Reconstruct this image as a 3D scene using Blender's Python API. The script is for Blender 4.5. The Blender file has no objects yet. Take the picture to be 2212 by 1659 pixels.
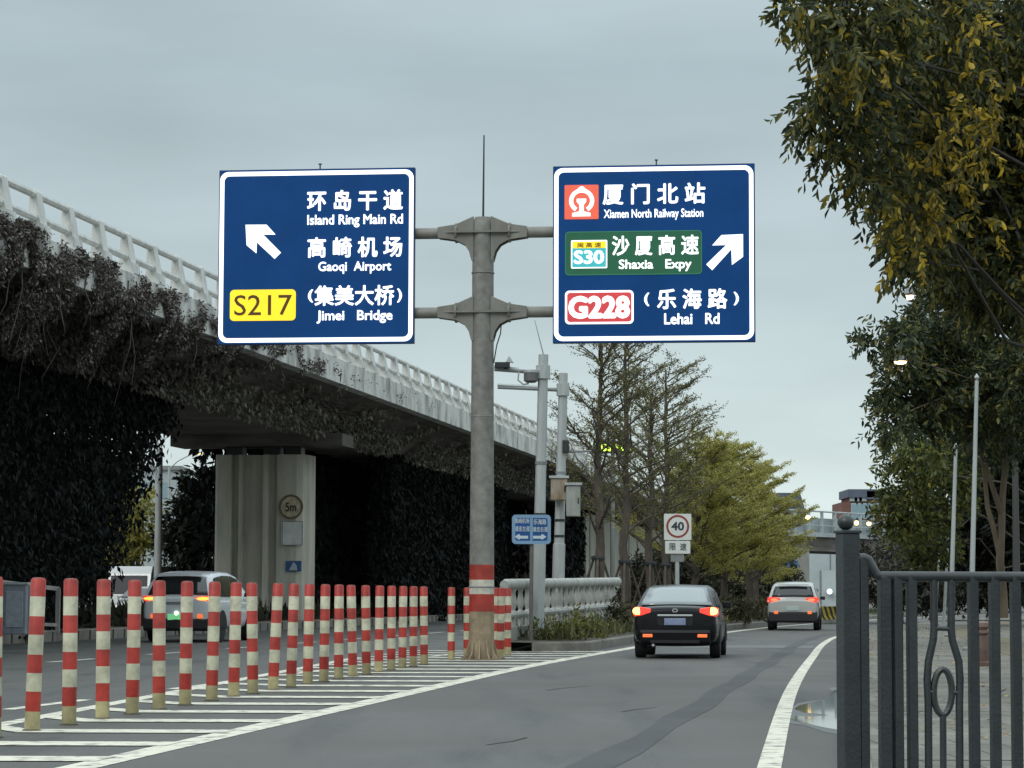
import bpy, math, random
import numpy as np
from mathutils import Vector, Matrix
random.seed(7)
rng = np.random.default_rng(11)
sc = bpy.context.scene
col = sc.collection
PI = math.pi

# ------------------------------------------------------------------ camera
FPX = 2600.0                       # focal length in pixels of a 1024 px wide frame
CH = 1.2
PITCH = math.atan((595.0 - 384.0) / FPX)
ROLL = 0.003
F = Vector((0, math.cos(PITCH), math.sin(PITCH)))
U0 = Vector((0, -math.sin(PITCH), math.cos(PITCH)))
R0 = Vector((1, 0, 0))
CR = R0 * math.cos(ROLL) + U0 * math.sin(ROLL)
CU = U0 * math.cos(ROLL) - R0 * math.sin(ROLL)
cd = bpy.data.cameras.new('camera')
cam = bpy.data.objects.new('camera', cd)
col.objects.link(cam)
M = Matrix((CR, CU, -F)).transposed().to_4x4()
M.translation = (0, 0, CH)
cam.matrix_world = M
cd.sensor_width = 36.0
cd.lens = FPX / 1024 * 36
cd.clip_start = 0.1
cd.clip_end = 6000
sc.camera = cam

# ------------------------------------------------------------------ world, sun, exposure
SUN_EL, SUN_ROT = math.radians(38), math.radians(215)
w = bpy.data.worlds.new('World')
sc.world = w
w.use_nodes = True
nt = w.node_tree
nt.nodes.clear()
def N(t, typ, **kw):
    n = t.nodes.new(typ)
    for k, v in kw.items():
        setattr(n, k, v)
    return n
out = N(nt, 'ShaderNodeOutputWorld')
sky = N(nt, 'ShaderNodeTexSky', sky_type='NISHITA', sun_disc=False)
sky.sun_elevation = SUN_EL
sky.sun_rotation = SUN_ROT
bg1 = N(nt, 'ShaderNodeBackground'); bg1.inputs[1].default_value = 0.06
nt.links.new(sky.outputs[0], bg1.inputs[0])
tc = N(nt, 'ShaderNodeTexCoord')
sep = N(nt, 'ShaderNodeSeparateXYZ')
nt.links.new(tc.outputs['Generated'], sep.inputs[0])
ramp = N(nt, 'ShaderNodeValToRGB')
nt.links.new(sep.outputs[2], ramp.inputs[0])
e = ramp.color_ramp.elements
e[0].position = 0.0; e[0].color = (0.525, 0.610, 0.595, 1)
e[1].position = 1.0; e[1].color = (1.14, 1.28, 1.34, 1)
for p, c in ((0.05, (0.462, 0.540, 0.540, 1)), (0.11, (0.362, 0.435, 0.452, 1)), (0.20, (0.290, 0.355, 0.378, 1)), (0.40, (0.66, 0.76, 0.80, 1))):
    el = e.new(p); el.color = c
mp = N(nt, 'ShaderNodeMapping'); mp.inputs['Scale'].default_value = (5, 5, 22)
nz = N(nt, 'ShaderNodeTexNoise'); nz.inputs['Scale'].default_value = 1.0; nz.inputs['Detail'].default_value = 5; nz.inputs['Roughness'].default_value = 0.5
nt.links.new(tc.outputs['Generated'], mp.inputs[0]); nt.links.new(mp.outputs[0], nz.inputs[0])
mr = N(nt, 'ShaderNodeMapRange'); mr.inputs[1].default_value = 0.25; mr.inputs[2].default_value = 0.75; mr.inputs[3].default_value = 0.86; mr.inputs[4].default_value = 1.14
nt.links.new(nz.outputs[0], mr.inputs[0])
vm = N(nt, 'ShaderNodeVectorMath', operation='SCALE')
nt.links.new(ramp.outputs[0], vm.inputs[0]); nt.links.new(mr.outputs[0], vm.inputs['Scale'])
bg2 = N(nt, 'ShaderNodeBackground'); bg2.inputs[1].default_value = 1.0
nt.links.new(vm.outputs[0], bg2.inputs[0])
mx = N(nt, 'ShaderNodeMixShader'); mx.inputs[0].default_value = 0.92
nt.links.new(bg1.outputs[0], mx.inputs[1]); nt.links.new(bg2.outputs[0], mx.inputs[2])
nt.links.new(mx.outputs[0], out.inputs[0])
sl = bpy.data.lights.new('sun', 'SUN'); sl.energy = 0.6; sl.angle = math.radians(25); sl.color = (1, 0.95, 0.88)
sun = bpy.data.objects.new('sun', sl); col.objects.link(sun)
sd = Vector((math.sin(SUN_ROT) * math.cos(SUN_EL), math.cos(SUN_ROT) * math.cos(SUN_EL), math.sin(SUN_EL)))
sun.rotation_euler = sd.to_track_quat('Z', 'Y').to_euler()
sun.location = (-20, -30, 60)
vs = sc.view_settings
sc.display_settings.display_device = 'sRGB'
vs.view_transform = 'Standard'; vs.look = 'None'; vs.gamma = 1; vs.use_curve_mapping = False
vs.exposure = 0.55

# ------------------------------------------------------------------ helpers: photo measure -> place
K = 1024 / 2212.0                  # measurements were taken on a 2212 px wide view of the photo
def ray(px, py):
    return F * FPX + CR * ((px - 1106) * K) + CU * ((829.5 - py) * K)
def at(px, py, Y):
    d = ray(px, py)
    return Vector((0, 0, CH)) + d * (Y / d.y)
def g(px, py, z=0.0):
    d = ray(px, py)
    return Vector((0, 0, CH)) + d * ((z - CH) / d.z)
TA = 0.1547                        # heading of the flyover
ES = Vector((TA, 1, 0)).normalized()
EN = Vector((-ES.y, ES.x, 0))
def P(s, a, z):
    return ES * s + EN * a + Vector((0, 0, z))
def spline(tab):
    ys = np.array([t[0] for t in tab], float); xs = np.array([t[1] for t in tab], float)
    m = np.gradient(xs, ys)
    def f(y):
        i = int(np.clip(np.searchsorted(ys, y) - 1, 0, len(ys) - 2))
        h = ys[i + 1] - ys[i]; t = (y - ys[i]) / h
        if t < 0: return xs[0] + m[0] * (y - ys[0])
        if t > 1: return xs[-1] + m[-1] * (y - ys[-1])
        return float((2*t**3-3*t*t+1)*xs[i] + (t**3-2*t*t+t)*h*m[i] + (3*t*t-2*t**3)*xs[i+1] + (t**3-t*t)*h*m[i+1])
    return f
XL = spline([(4, -4.7), (10, -4.0), (18.7, -2.92), (30, -1.5), (43.5, .21), (60.2, 2.83), (74, 5.0), (87, 7.35), (100, 10.0), (125, 16.3), (160, 27), (200, 43)])
XR = spline([(4, .2), (10, .85), (18.2, 1.79), (32.1, 3.42), (51.8, 5.98), (66, 7.9), (76.7, 9.55), (90, 12.2), (110, 17.2), (135, 24.5), (165, 35), (200, 50)])
XP = lambda y: max(0.1275 * y + .02, XR(y) + (.35 if y > 70 else 0.0))      # kerb of the right pavement
XB = lambda y: -6.98 + .122 * y                                                  # row of bollards
XG = lambda y: -6.3 + .0675 * y                                                  # left edge of the painted gore

# ------------------------------------------------------------------ materials
MATS = {}
def mat(name, c, rough=.7, metal=0.0, var=0.0, scale=6.0, bump=0.0, bscale=40.0, emit=None, estr=0.0, spec=.5, c2=None, stretch=(1, 1, 1), coat=0.0, alpha=None, trans=0.0, thr=(.35, .65)):
    if name in MATS: return MATS[name]
    m = bpy.data.materials.new(name); m.use_nodes = True
    t = m.node_tree; b = t.nodes['Principled BSDF']
    b.inputs['Base Color'].default_value = (*c, 1)
    b.inputs['Roughness'].default_value = rough
    b.inputs['Metallic'].default_value = metal
    b.inputs['Specular IOR Level'].default_value = spec
    if coat: b.inputs['Coat Weight'].default_value = coat; b.inputs['Coat Roughness'].default_value = .06
    if trans: b.inputs['Transmission Weight'].default_value = trans
    if emit: b.inputs['Emission Color'].default_value = (*emit, 1); b.inputs['Emission Strength'].default_value = estr
    tcn = None
    if var or c2:
        tcn = N(t, 'ShaderNodeTexCoord'); mpn = N(t, 'ShaderNodeMapping'); mpn.inputs['Scale'].default_value = stretch
        t.links.new(tcn.outputs['Object'], mpn.inputs[0])
        nn = N(t, 'ShaderNodeTexNoise'); nn.inputs['Scale'].default_value = scale; nn.inputs['Detail'].default_value = 6; nn.inputs['Roughness'].default_value = .62
        t.links.new(mpn.outputs[0], nn.inputs[0])
        r = N(t, 'ShaderNodeValToRGB'); t.links.new(nn.outputs[0], r.inputs[0])
        r.color_ramp.elements[0].position, r.color_ramp.elements[1].position = thr
        d = c2 if c2 else tuple(x * (1 - var) for x in c)
        u = c if c2 else tuple(min(1, x * (1 + var)) for x in c)
        r.color_ramp.elements[0].color = (*d, 1); r.color_ramp.elements[1].color = (*u, 1)
        t.links.new(r.outputs[0], b.inputs['Base Color'])
    if bump:
        tcn = tcn or N(t, 'ShaderNodeTexCoord')
        n2 = N(t, 'ShaderNodeTexNoise'); n2.inputs['Scale'].default_value = bscale; n2.inputs['Detail'].default_value = 4
        t.links.new(tcn.outputs['Object'], n2.inputs[0])
        bp = N(t, 'ShaderNodeBump'); bp.inputs['Strength'].default_value = bump; bp.inputs['Distance'].default_value = .02
        t.links.new(n2.outputs[0], bp.inputs['Height']); t.links.new(bp.outputs[0], b.inputs['Normal'])
    MATS[name] = m
    return m
def leafmat(name, stops, rough=.55, trans=.25):
    if name in MATS: return MATS[name]
    m = bpy.data.materials.new(name); m.use_nodes = True
    t = m.node_tree; b = t.nodes['Principled BSDF']; o = t.nodes['Material Output']
    ge = N(t, 'ShaderNodeNewGeometry'); r = N(t, 'ShaderNodeValToRGB')
    t.links.new(ge.outputs['Random Per Island'], r.inputs[0])
    el = r.color_ramp.elements
    el[0].position = stops[0][0]; el[0].color = (*stops[0][1], 1)
    el[1].position = stops[-1][0]; el[1].color = (*stops[-1][1], 1)
    for p, c in stops[1:-1]:
        x = el.new(p); x.color = (*c, 1)
    t.links.new(r.outputs[0], b.inputs['Base Color']); b.inputs['Roughness'].default_value = rough
    b.inputs['Specular IOR Level'].default_value = .3
    tr = N(t, 'ShaderNodeBsdfTranslucent'); t.links.new(r.outputs[0], tr.inputs[0])
    ms = N(t, 'ShaderNodeMixShader'); ms.inputs[0].default_value = trans
    t.links.new(b.outputs[0], ms.inputs[1]); t.links.new(tr.outputs[0], ms.inputs[2]); t.links.new(ms.outputs[0], o.inputs[0])
    MATS[name] = m
    return m
def asphalt(name, lo, hi, rough=.62):
    m = bpy.data.materials.new(name); m.use_nodes = True
    t = m.node_tree; b = t.nodes['Principled BSDF']
    tcn = N(t, 'ShaderNodeTexCoord')
    mpn = N(t, 'ShaderNodeMapping'); mpn.inputs['Rotation'].default_value = (0, 0, .135); mpn.inputs['Scale'].default_value = (1.0, .12, 1)
    t.links.new(tcn.outputs['Object'], mpn.inputs[0])
    n1 = N(t, 'ShaderNodeTexNoise'); n1.inputs['Scale'].default_value = .9; n1.inputs['Detail'].default_value = 7; n1.inputs['Roughness'].default_value = .6
    t.links.new(mpn.outputs[0], n1.inputs[0])
    n2 = N(t, 'ShaderNodeTexNoise'); n2.inputs['Scale'].default_value = 35; n2.inputs['Detail'].default_value = 3
    t.links.new(tcn.outputs['Object'], n2.inputs[0])
    n3 = N(t, 'ShaderNodeTexNoise'); n3.inputs['Scale'].default_value = .22; n3.inputs['Detail'].default_value = 3
    t.links.new(tcn.outputs['Object'], n3.inputs[0])
    a1 = N(t, 'ShaderNodeMath', operation='MULTIPLY_ADD'); a1.inputs[1].default_value = .45
    t.links.new(n2.outputs[0], a1.inputs[0]); t.links.new(n1.outputs[0], a1.inputs[2])
    a2 = N(t, 'ShaderNodeMath', operation='MULTIPLY_ADD'); a2.inputs[1].default_value = .6
    t.links.new(n3.outputs[0], a2.inputs[0]); t.links.new(a1.outputs[0], a2.inputs[2])
    r = N(t, 'ShaderNodeValToRGB'); t.links.new(a2.outputs[0], r.inputs[0])
    r.color_ramp.elements[0].position = .78; r.color_ramp.elements[1].position = 1.12
    r.color_ramp.elements[0].color = (*lo, 1); r.color_ramp.elements[1].color = (*hi, 1)
    t.links.new(r.outputs[0], b.inputs['Base Color'])
    r2 = N(t, 'ShaderNodeMapRange'); r2.inputs[1].default_value = .3; r2.inputs[2].default_value = .7; r2.inputs[3].default_value = rough - .1; r2.inputs[4].default_value = rough + .12
    t.links.new(n3.outputs[0], r2.inputs[0]); t.links.new(r2.outputs[0], b.inputs['Roughness'])
    bp = N(t, 'ShaderNodeBump'); bp.inputs['Strength'].default_value = .5; bp.inputs['Distance'].default_value = .01
    n4 = N(t, 'ShaderNodeTexNoise'); n4.inputs['Scale'].default_value = 90
    t.links.new(tcn.outputs['Object'], n4.inputs[0]); t.links.new(n4.outputs[0], bp.inputs['Height']); t.links.new(bp.outputs[0], b.inputs['Normal'])
    b.inputs['Specular IOR Level'].default_value = .35
    MATS[name] = m
    return m
def bandmat(name, bands, rough=.5):
    """colour bands by height (object Z), with dirt; bands = [(z_from, colour)]"""
    m = bpy.data.materials.new(name); m.use_nodes = True
    t = m.node_tree; b = t.nodes['Principled BSDF']
    tcn = N(t, 'ShaderNodeTexCoord'); s = N(t, 'ShaderNodeSeparateXYZ'); t.links.new(tcn.outputs['Object'], s.inputs[0])
    top = bands[-1][0] + 2.0
    mth = N(t, 'ShaderNodeMath', operation='DIVIDE'); mth.inputs[1].default_value = top; t.links.new(s.outputs[2], mth.inputs[0])
    r = N(t, 'ShaderNodeValToRGB'); r.color_ramp.interpolation = 'CONSTANT'; t.links.new(mth.outputs[0], r.inputs[0])
    el = r.color_ramp.elements
    el[0].position = 0; el[0].color = (*bands[0][1], 1)
    el[1].position = bands[1][0] / top; el[1].color = (*bands[1][1], 1)
    for z, c in bands[2:]:
        x = el.new(z / top); x.color = (*c, 1)
    oi = N(t, 'ShaderNodeObjectInfo')
    nn = N(t, 'ShaderNodeTexNoise'); nn.noise_dimensions = '4D'; nn.inputs['Scale'].default_value = 5; nn.inputs['Detail'].default_value = 6; nn.inputs['Roughness'].default_value = .7
    mw = N(t, 'ShaderNodeMath', operation='MULTIPLY'); mw.inputs[1].default_value = 40; t.links.new(oi.outputs['Random'], mw.inputs[0]); t.links.new(mw.outputs[0], nn.inputs['W'])
    t.links.new(tcn.outputs['Object'], nn.inputs[0])
    mr = N(t, 'ShaderNodeMapRange'); mr.inputs[1].default_value = .3; mr.inputs[2].default_value = .62; mr.inputs[3].default_value = .52; mr.inputs[4].default_value = 1.06
    t.links.new(nn.outputs[0], mr.inputs[0])
    v = N(t, 'ShaderNodeVectorMath', operation='SCALE'); t.links.new(r.outputs[0], v.inputs[0]); t.links.new(mr.outputs[0], v.inputs['Scale'])
    t.links.new(v.outputs[0], b.inputs['Base Color']); b.inputs['Roughness'].default_value = rough
    MATS[name] = m
    return m

# ------------------------------------------------------------------ mesh builder
class MB:
    def __init__(s): s.v = []; s.f = []; s.m = []
    def add(s, vs_, fs, mi=0):
        o = len(s.v); s.v += [Vector(p) for p in vs_]
        for f in fs: s.f.append([i + o for i in f]); s.m.append(mi)
        return s
    def box(s, c, h, ax=None, mi=0):
        c = Vector(c); X, Y, Z = ax if ax else (Vector((1, 0, 0)), Vector((0, 1, 0)), Vector((0, 0, 1)))
        pts = [c + X * (h[0] * i) + Y * (h[1] * j) + Z * (h[2] * k) for k in (-1, 1) for j in (-1, 1) for i in (-1, 1)]
        return s.add(pts, [(0, 2, 3, 1), (4, 5, 7, 6), (0, 1, 5, 4), (2, 6, 7, 3), (0, 4, 6, 2), (1, 3, 7, 5)], mi)
    def tube(s, pts, rad, n=8, mi=0, caps=True):
        pts = [Vector(p) for p in pts]
        if not hasattr(rad, '__len__'): rad = [rad] * len(pts)
        ref = None; rings = []
        for i, p in enumerate(pts):
            d = (pts[min(i + 1, len(pts) - 1)] - pts[max(i - 1, 0)]).normalized()
            if ref is None: ref = d.cross(Vector((0, 0, 1)) if abs(d.z) < .9 else Vector((1, 0, 0))).normalized()
            ref = (ref - d * ref.dot(d)).normalized(); q = d.cross(ref)
            rings.append([p + (ref * math.cos(2 * PI * k / n) + q * math.sin(2 * PI * k / n)) * rad[i] for k in range(n)])
        fs = []
        for i in range(len(pts) - 1):
            for k in range(n):
                a, b = i * n + k, i * n + (k + 1) % n
                fs.append((a, b, b + n, a + n))
        if caps: fs += [tuple(range(n))[::-1], tuple(range((len(pts) - 1) * n, len(pts) * n))]
        return s.add([p for r in rings for p in r], fs, mi)
    def lathe(s, prof, n=16, c=(0, 0, 0), axis='z', mi=0):
        c = Vector(c); vs_ = []
        for r, z in prof:
            for k in range(n):
                a = 2 * PI * k / n
                vs_.append(c + (Vector((r * math.cos(a), r * math.sin(a), z)) if axis == 'z' else Vector((z, r * math.cos(a), r * math.sin(a))) if axis == 'x' else Vector((r * math.cos(a), z, r * math.sin(a)))))
        fs = [(i * n + k, i * n + (k + 1) % n, (i + 1) * n + (k + 1) % n, (i + 1) * n + k) for i in range(len(prof) - 1) for k in range(n)]
        fs += [tuple(range(n))[::-1], tuple(range((len(prof) - 1) * n, len(prof) * n))]
        return s.add(vs_, fs, mi)
    def prism(s, poly, ext, mi=0):
        poly = [Vector(p) for p in poly]; ext = Vector(ext); n = len(poly)
        return s.add(poly + [p + ext for p in poly], [tuple(range(n))[::-1], tuple(range(n, 2 * n))] + [(i, (i + 1) % n, n + (i + 1) % n, n + i) for i in range(n)], mi)
    def strip(s, A, B, mi=0):
        n = len(A)
        return s.add(list(A) + list(B), [(i, i + 1, n + i + 1, n + i) for i in range(n - 1)], mi)
    def loft(s, rings, mi=0, caps=True, closed=True):
        n = len(rings[0]); fs = []
        for i in range(len(rings) - 1):
            for k in range(n if closed else n - 1):
                fs.append((i * n + k, i * n + (k + 1) % n, (i + 1) * n + (k + 1) % n, (i + 1) * n + k))
        if caps: fs += [tuple(range(n))[::-1], tuple(range((len(rings) - 1) * n, len(rings) * n))]
        return s.add([p for r in rings for p in r], fs, mi)
    def build(s, name, mats, parent=None, smooth=False, world=False, bevel=0, sub=0, ang=40):
        me = bpy.data.meshes.new(name)
        vs_ = s.v
        if world and parent is not None:
            mi = TM[parent.name].inverted(); vs_ = [mi @ p for p in s.v]
        me.from_pydata([tuple(p) for p in vs_], [], s.f)
        for m_ in (mats if isinstance(mats, (list, tuple)) else [mats]): me.materials.append(m_)
        me.polygons.foreach_set('material_index', s.m)
        import bmesh
        bm = bmesh.new(); bm.from_mesh(me); bmesh.ops.recalc_face_normals(bm, faces=bm.faces); bm.to_mesh(me); bm.free()
        if smooth:
            me.polygons.foreach_set('use_smooth', [True] * len(me.polygons))
            if not sub: me.set_sharp_from_angle(angle=math.radians(ang))
        o = bpy.data.objects.new(name, me); col.objects.link(o)
        if parent is not None: o.parent = parent
        if bevel:
            b = o.modifiers.new('bevel', 'BEVEL'); b.width = bevel; b.segments = 2; b.limit_method = 'ANGLE'
        if sub:
            b = o.modifiers.new('sub', 'SUBSURF'); b.levels = sub; b.render_levels = sub
        return o
TM = {}
def thing(name, label, cat, loc=(0, 0, 0), rz=0.0, group=None):
    o = bpy.data.objects.new(name, None); col.objects.link(o)
    o.location = loc; o.rotation_euler = (0, 0, rz); o.empty_display_size = .2
    TM[o.name] = Matrix.Translation(Vector(loc)) @ Matrix.Rotation(rz, 4, 'Z')
    o['label'] = label; o['category'] = cat
    if group: o['group'] = group
    return o
def tag(o, label, cat, group=None, kind=None):
    o['label'] = label; o['category'] = cat
    if group: o['group'] = group
    if kind: o['kind'] = kind
    return o
def struct(o):
    o['kind'] = 'structure'; return o
def dup(root, loc, rz=None, label=None):
    r = root.copy(); col.objects.link(r); r.location = loc
    if rz is not None: r.rotation_euler = (0, 0, rz)
    if label: r['label'] = label
    for ch in root.children:
        c = ch.copy(); col.objects.link(c); c.parent = r
        for g2 in ch.children:
            d = g2.copy(); col.objects.link(d); d.parent = c
    TM[r.name] = Matrix.Translation(Vector(loc)) @ Matrix.Rotation(rz or 0, 4, 'Z')
    return r
def leaf_mesh(name, Pb, D, S, L, W, m, parent=None, fold=False):
    n = len(Pb)
    if parent is not None:
        mi = np.array(TM[parent.name].inverted()); Pb = Pb @ mi[:3, :3].T + mi[:3, 3]; D = D @ mi[:3, :3].T; S = S @ mi[:3, :3].T
    L = np.asarray(L).reshape(-1, 1); W = np.asarray(W).reshape(-1, 1)
    if fold:
        Nn = np.cross(D, S); v = np.empty((n, 6, 3)); up = Nn * W * .22
        v[:, 0] = Pb; v[:, 1] = Pb + D * L * .30 + S * W * .46 + up; v[:, 2] = Pb + D * L * .66 + S * W * .40 + up; v[:, 3] = Pb + D * L - Nn * L * .12
        v[:, 4] = Pb + D * L * .66 - S * W * .40 + up; v[:, 5] = Pb + D * L * .30 - S * W * .46 + up
        base = np.arange(n, dtype=np.int32)[:, None] * 6
        idx = (base + np.array([[0, 1, 2, 3, 0, 3, 4, 5]], dtype=np.int32)).ravel()
        me = bpy.data.meshes.new(name)
        me.vertices.add(6 * n); me.vertices.foreach_set('co', v.ravel())
        me.loops.add(8 * n); me.loops.foreach_set('vertex_index', idx)
        me.polygons.add(2 * n); me.polygons.foreach_set('loop_start', np.arange(0, 8 * n, 4, dtype=np.int32))
        me.materials.append(m); me.update(); me.validate()
        o = bpy.data.objects.new(name, me); col.objects.link(o)
        if parent is not None: o.parent = parent
        return o
    v = np.empty((n, 4, 3))
    v[:, 0] = Pb; v[:, 1] = Pb + D * L * .45 + S * W * .5; v[:, 2] = Pb + D * L; v[:, 3] = Pb + D * L * .45 - S * W * .5
    me = bpy.data.meshes.new(name)
    me.vertices.add(4 * n); me.vertices.foreach_set('co', v.ravel())
    me.loops.add(4 * n); me.loops.foreach_set('vertex_index', np.arange(4 * n, dtype=np.int32))
    me.polygons.add(n); me.polygons.foreach_set('loop_start', np.arange(0, 4 * n, 4, dtype=np.int32))
    me.materials.append(m); me.update(); me.validate()
    o = bpy.data.objects.new(name, me); col.objects.link(o)
    if parent is not None: o.parent = parent
    return o
def unit(a): return a / np.maximum(np.linalg.norm(a, axis=-1, keepdims=True), 1e-9)
def rdir(n): return unit(rng.normal(size=(n, 3)))
def sideof(D):
    return unit(np.cross(D, rdir(len(D))))
def blob_leaves(blobs, dens, leaf, droop=.5, per=12, aspect=.36, twig=.45):
    """leafy twigs filling a set of balls: returns arrays for leaf_mesh. blobs: (centre, radius)"""
    C, T = [], []
    for c, r in blobs:
        k = max(3, int(dens * r * r))
        u = rdir(k); q = rng.uniform(.25, 1.0, (k, 1)) ** .6
        p = np.array(c) + u * q * r * .85
        t = unit(u + rng.normal(size=(k, 3)) * .45 + np.array([0, 0, -droop * .6]))
        C.append(p); T.append(t)
    C = np.concatenate(C); T = np.concatenate(T)
    k = len(C)
    tl = rng.uniform(.6, 1.25, (k, 1, 1)) * twig
    f = np.linspace(.05, 1, per).reshape(1, per, 1)
    Pb = C[:, None, :] + T[:, None, :] * tl * f + np.array([0, 0, -1.]) * droop * tl * f * f * .5
    sd_ = unit(np.cross(T, rdir(k)))[:, None, :]
    alt = np.where(np.arange(per) % 2 == 0, 1., -1.).reshape(1, per, 1)
    D = unit(T[:, None, :] * .55 + sd_ * alt * .8 + np.array([0, 0, -droop]) + rng.normal(size=(k, per, 3)) * .3)
    Pb = Pb.reshape(-1, 3); D = D.reshape(-1, 3); n = len(Pb)
    L = leaf * rng.uniform(.65, 1.3, n)
    return Pb, D, sideof(D), L, L * aspect * rng.uniform(.8, 1.2, n)

# text as real lettering
def lettering(body, box, y, m, name='lettering', parent=None, bold=.012, thick=.004):
    c = bpy.data.curves.new('t', 'FONT'); c.body = body; c.size = 1; c.resolution_u = 3
    o = bpy.data.objects.new('t', c); col.objects.link(o)
    me0 = bpy.data.meshes.new_from_object(o.evaluated_get(bpy.context.evaluated_depsgraph_get()))
    bpy.data.objects.remove(o); bpy.data.curves.remove(c)
    n = len(me0.vertices); a = np.empty(3 * n); me0.vertices.foreach_get('co', a); a = a.reshape(-1, 3)
    fs = [list(p.vertices) for p in me0.polygons]
    bpy.data.meshes.remove(me0)
    x0, z0, x1, z1 = box
    mn = a.min(0) - bold; mxx = a.max(0) + bold
    u = (a[:, 0] - mn[0]) / (mxx[0] - mn[0]); v = (a[:, 1] - mn[1]) / (mxx[1] - mn[1])
    bu = bold / (mxx[0] - mn[0]) * (x1 - x0); bv = bold / (mxx[1] - mn[1]) * (z1 - z0)
    vs_, ff = [], []
    for k, (dx, dz) in enumerate(((0, 0), (1, 0), (-1, 0), (0, 1), (0, -1), (.7, .7), (-.7, .7), (.7, -.7), (-.7, -.7))):
        b = np.stack([x0 + u * (x1 - x0) + dx * bu, np.full(n, y - .0004 * k), z0 + v * (z1 - z0) + dz * bv], 1)
        vs_.append(b); ff += [[i + k * n for i in f] for f in fs]
    me = bpy.data.meshes.new(name); me.from_pydata(np.concatenate(vs_).tolist(), [], ff); me.materials.append(m)
    o = bpy.data.objects.new(name, me); col.objects.link(o); o.parent = parent
    return o
def rrect(x0, z0, x1, z1, r, n=6):
    pts = []
    for cx, cz, a0 in ((x1 - r, z1 - r, 0), (x0 + r, z1 - r, 90), (x0 + r, z0 + r, 180), (x1 - r, z0 + r, 270)):
        for i in range(n + 1):
            a = math.radians(a0 + 90 * i / n); pts.append((cx + r * math.cos(a), cz + r * math.sin(a)))
    return pts
def ringprism(mb, O, I, y0, y1, mi=0):
    n = len(O)
    vs_ = [Vector((p[0], y, p[1])) for y in (y0, y1) for L_ in (O, I) for p in L_]
    fs = []
    for i in range(n):
        j = (i + 1) % n
        fs += [(i, j, n + j, n + i), (2*n + i, 3*n + i, 3*n + j, 2*n + j), (i, 2*n + i, 2*n + j, j), (n + i, n + j, 3*n + j, 3*n + i)]
    mb.add(vs_, fs, mi)
def plate(mb, pts, y0, y1, mi=0):
    mb.prism([Vector((p[0], y0, p[1])) for p in pts], (0, y1 - y0, 0), mi)

# ------------------------------------------------------------------ palette
m_asph = asphalt('asphalt', (.030, .036, .040), (.086, .086, .079))
m_asph2 = asphalt('asphalt_dark', (.026, .030, .033), (.048, .052, .053))
m_line = mat('road_paint', (.64, .62, .51), .65, c2=(.20, .20, .185), scale=5, thr=(.36, .50))
m_conc = mat('concrete', (.33, .33, .30), .85, c2=(.20, .20, .185), scale=1.6, stretch=(1, 1, .35), bump=.25, bscale=14)
m_concp = mat('pier_concrete', (.56, .535, .45), .85, c2=(.39, .37, .31), scale=2.2, stretch=(1, 1, .18), bump=.2, bscale=12)
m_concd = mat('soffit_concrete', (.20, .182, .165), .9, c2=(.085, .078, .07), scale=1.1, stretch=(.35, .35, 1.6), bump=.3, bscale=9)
m_bal = mat('balustrade_paint', (.44, .45, .42), .65, c2=(.26, .26, .235), scale=3, stretch=(1, 1, .5), thr=(.25, .6))
m_white = mat('white_railing_paint', (.62, .63, .60), .6, c2=(.40, .40, .37), scale=3.5, stretch=(1, 1, .5), thr=(.25, .6))
m_fascia = mat('fascia_paint', (.60, .61, .58), .75, c2=(.20, .20, .18), scale=1.4, stretch=(1, 1, .45), thr=(.32, .55), bump=.2)
m_steel = mat('weathered_pole_steel', (.235, .23, .205), .55, metal=.15, c2=(.13, .125, .105), scale=2.6, stretch=(1, 1, .5), thr=(.25, .7))
m_kerb = mat('kerb_stone', (.24, .225, .195), .9, c2=(.14, .13, .115), scale=2.5, bump=.3)
m_soil = mat('soil', (.085, .075, .055), .95, c2=(.045, .045, .03), scale=3, bump=.6, bscale=12)
m_ground = mat('earth', (.12, .115, .09), .95, c2=(.06, .065, .045), scale=.4, bump=.4, bscale=6)
m_trunk = mat('bark', (.105, .085, .065), .9, c2=(.045, .038, .032), scale=7, stretch=(1, 1, .25), bump=.6, bscale=22)
m_trunkl = mat('pale_bark', (.15, .115, .075), .85, c2=(.075, .058, .042), scale=5, stretch=(1, 1, .25), bump=.5, bscale=18)
m_black = mat('black_rubber', (.012, .012, .013), .8)
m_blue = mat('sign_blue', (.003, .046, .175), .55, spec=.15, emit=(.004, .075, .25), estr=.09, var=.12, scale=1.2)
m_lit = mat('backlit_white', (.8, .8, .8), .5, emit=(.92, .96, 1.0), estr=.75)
m_frame = mat('sign_frame', (.012, .022, .085), .5)
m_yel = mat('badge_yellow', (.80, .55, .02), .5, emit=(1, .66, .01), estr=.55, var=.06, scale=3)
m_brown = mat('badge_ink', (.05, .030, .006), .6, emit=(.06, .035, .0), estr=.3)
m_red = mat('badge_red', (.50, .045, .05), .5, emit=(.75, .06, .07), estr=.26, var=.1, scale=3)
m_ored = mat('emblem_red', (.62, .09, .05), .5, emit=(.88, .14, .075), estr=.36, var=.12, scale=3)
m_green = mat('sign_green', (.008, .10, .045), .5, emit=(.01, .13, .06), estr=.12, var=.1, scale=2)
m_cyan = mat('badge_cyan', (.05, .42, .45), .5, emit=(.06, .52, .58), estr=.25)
m_galv = mat('galvanised_pole', (.40, .43, .42), .5, metal=.2, var=.12, scale=3, stretch=(1, 1, .3))
m_grey = mat('grey_paint', (.20, .21, .21), .55, var=.1)
m_dark = mat('dark_equipment', (.025, .027, .03), .5)
m_iron = mat('fence_iron_paint', (.019, .024, .026), .36, spec=.6, var=.25, scale=9, bump=.12, bscale=60)

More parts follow.
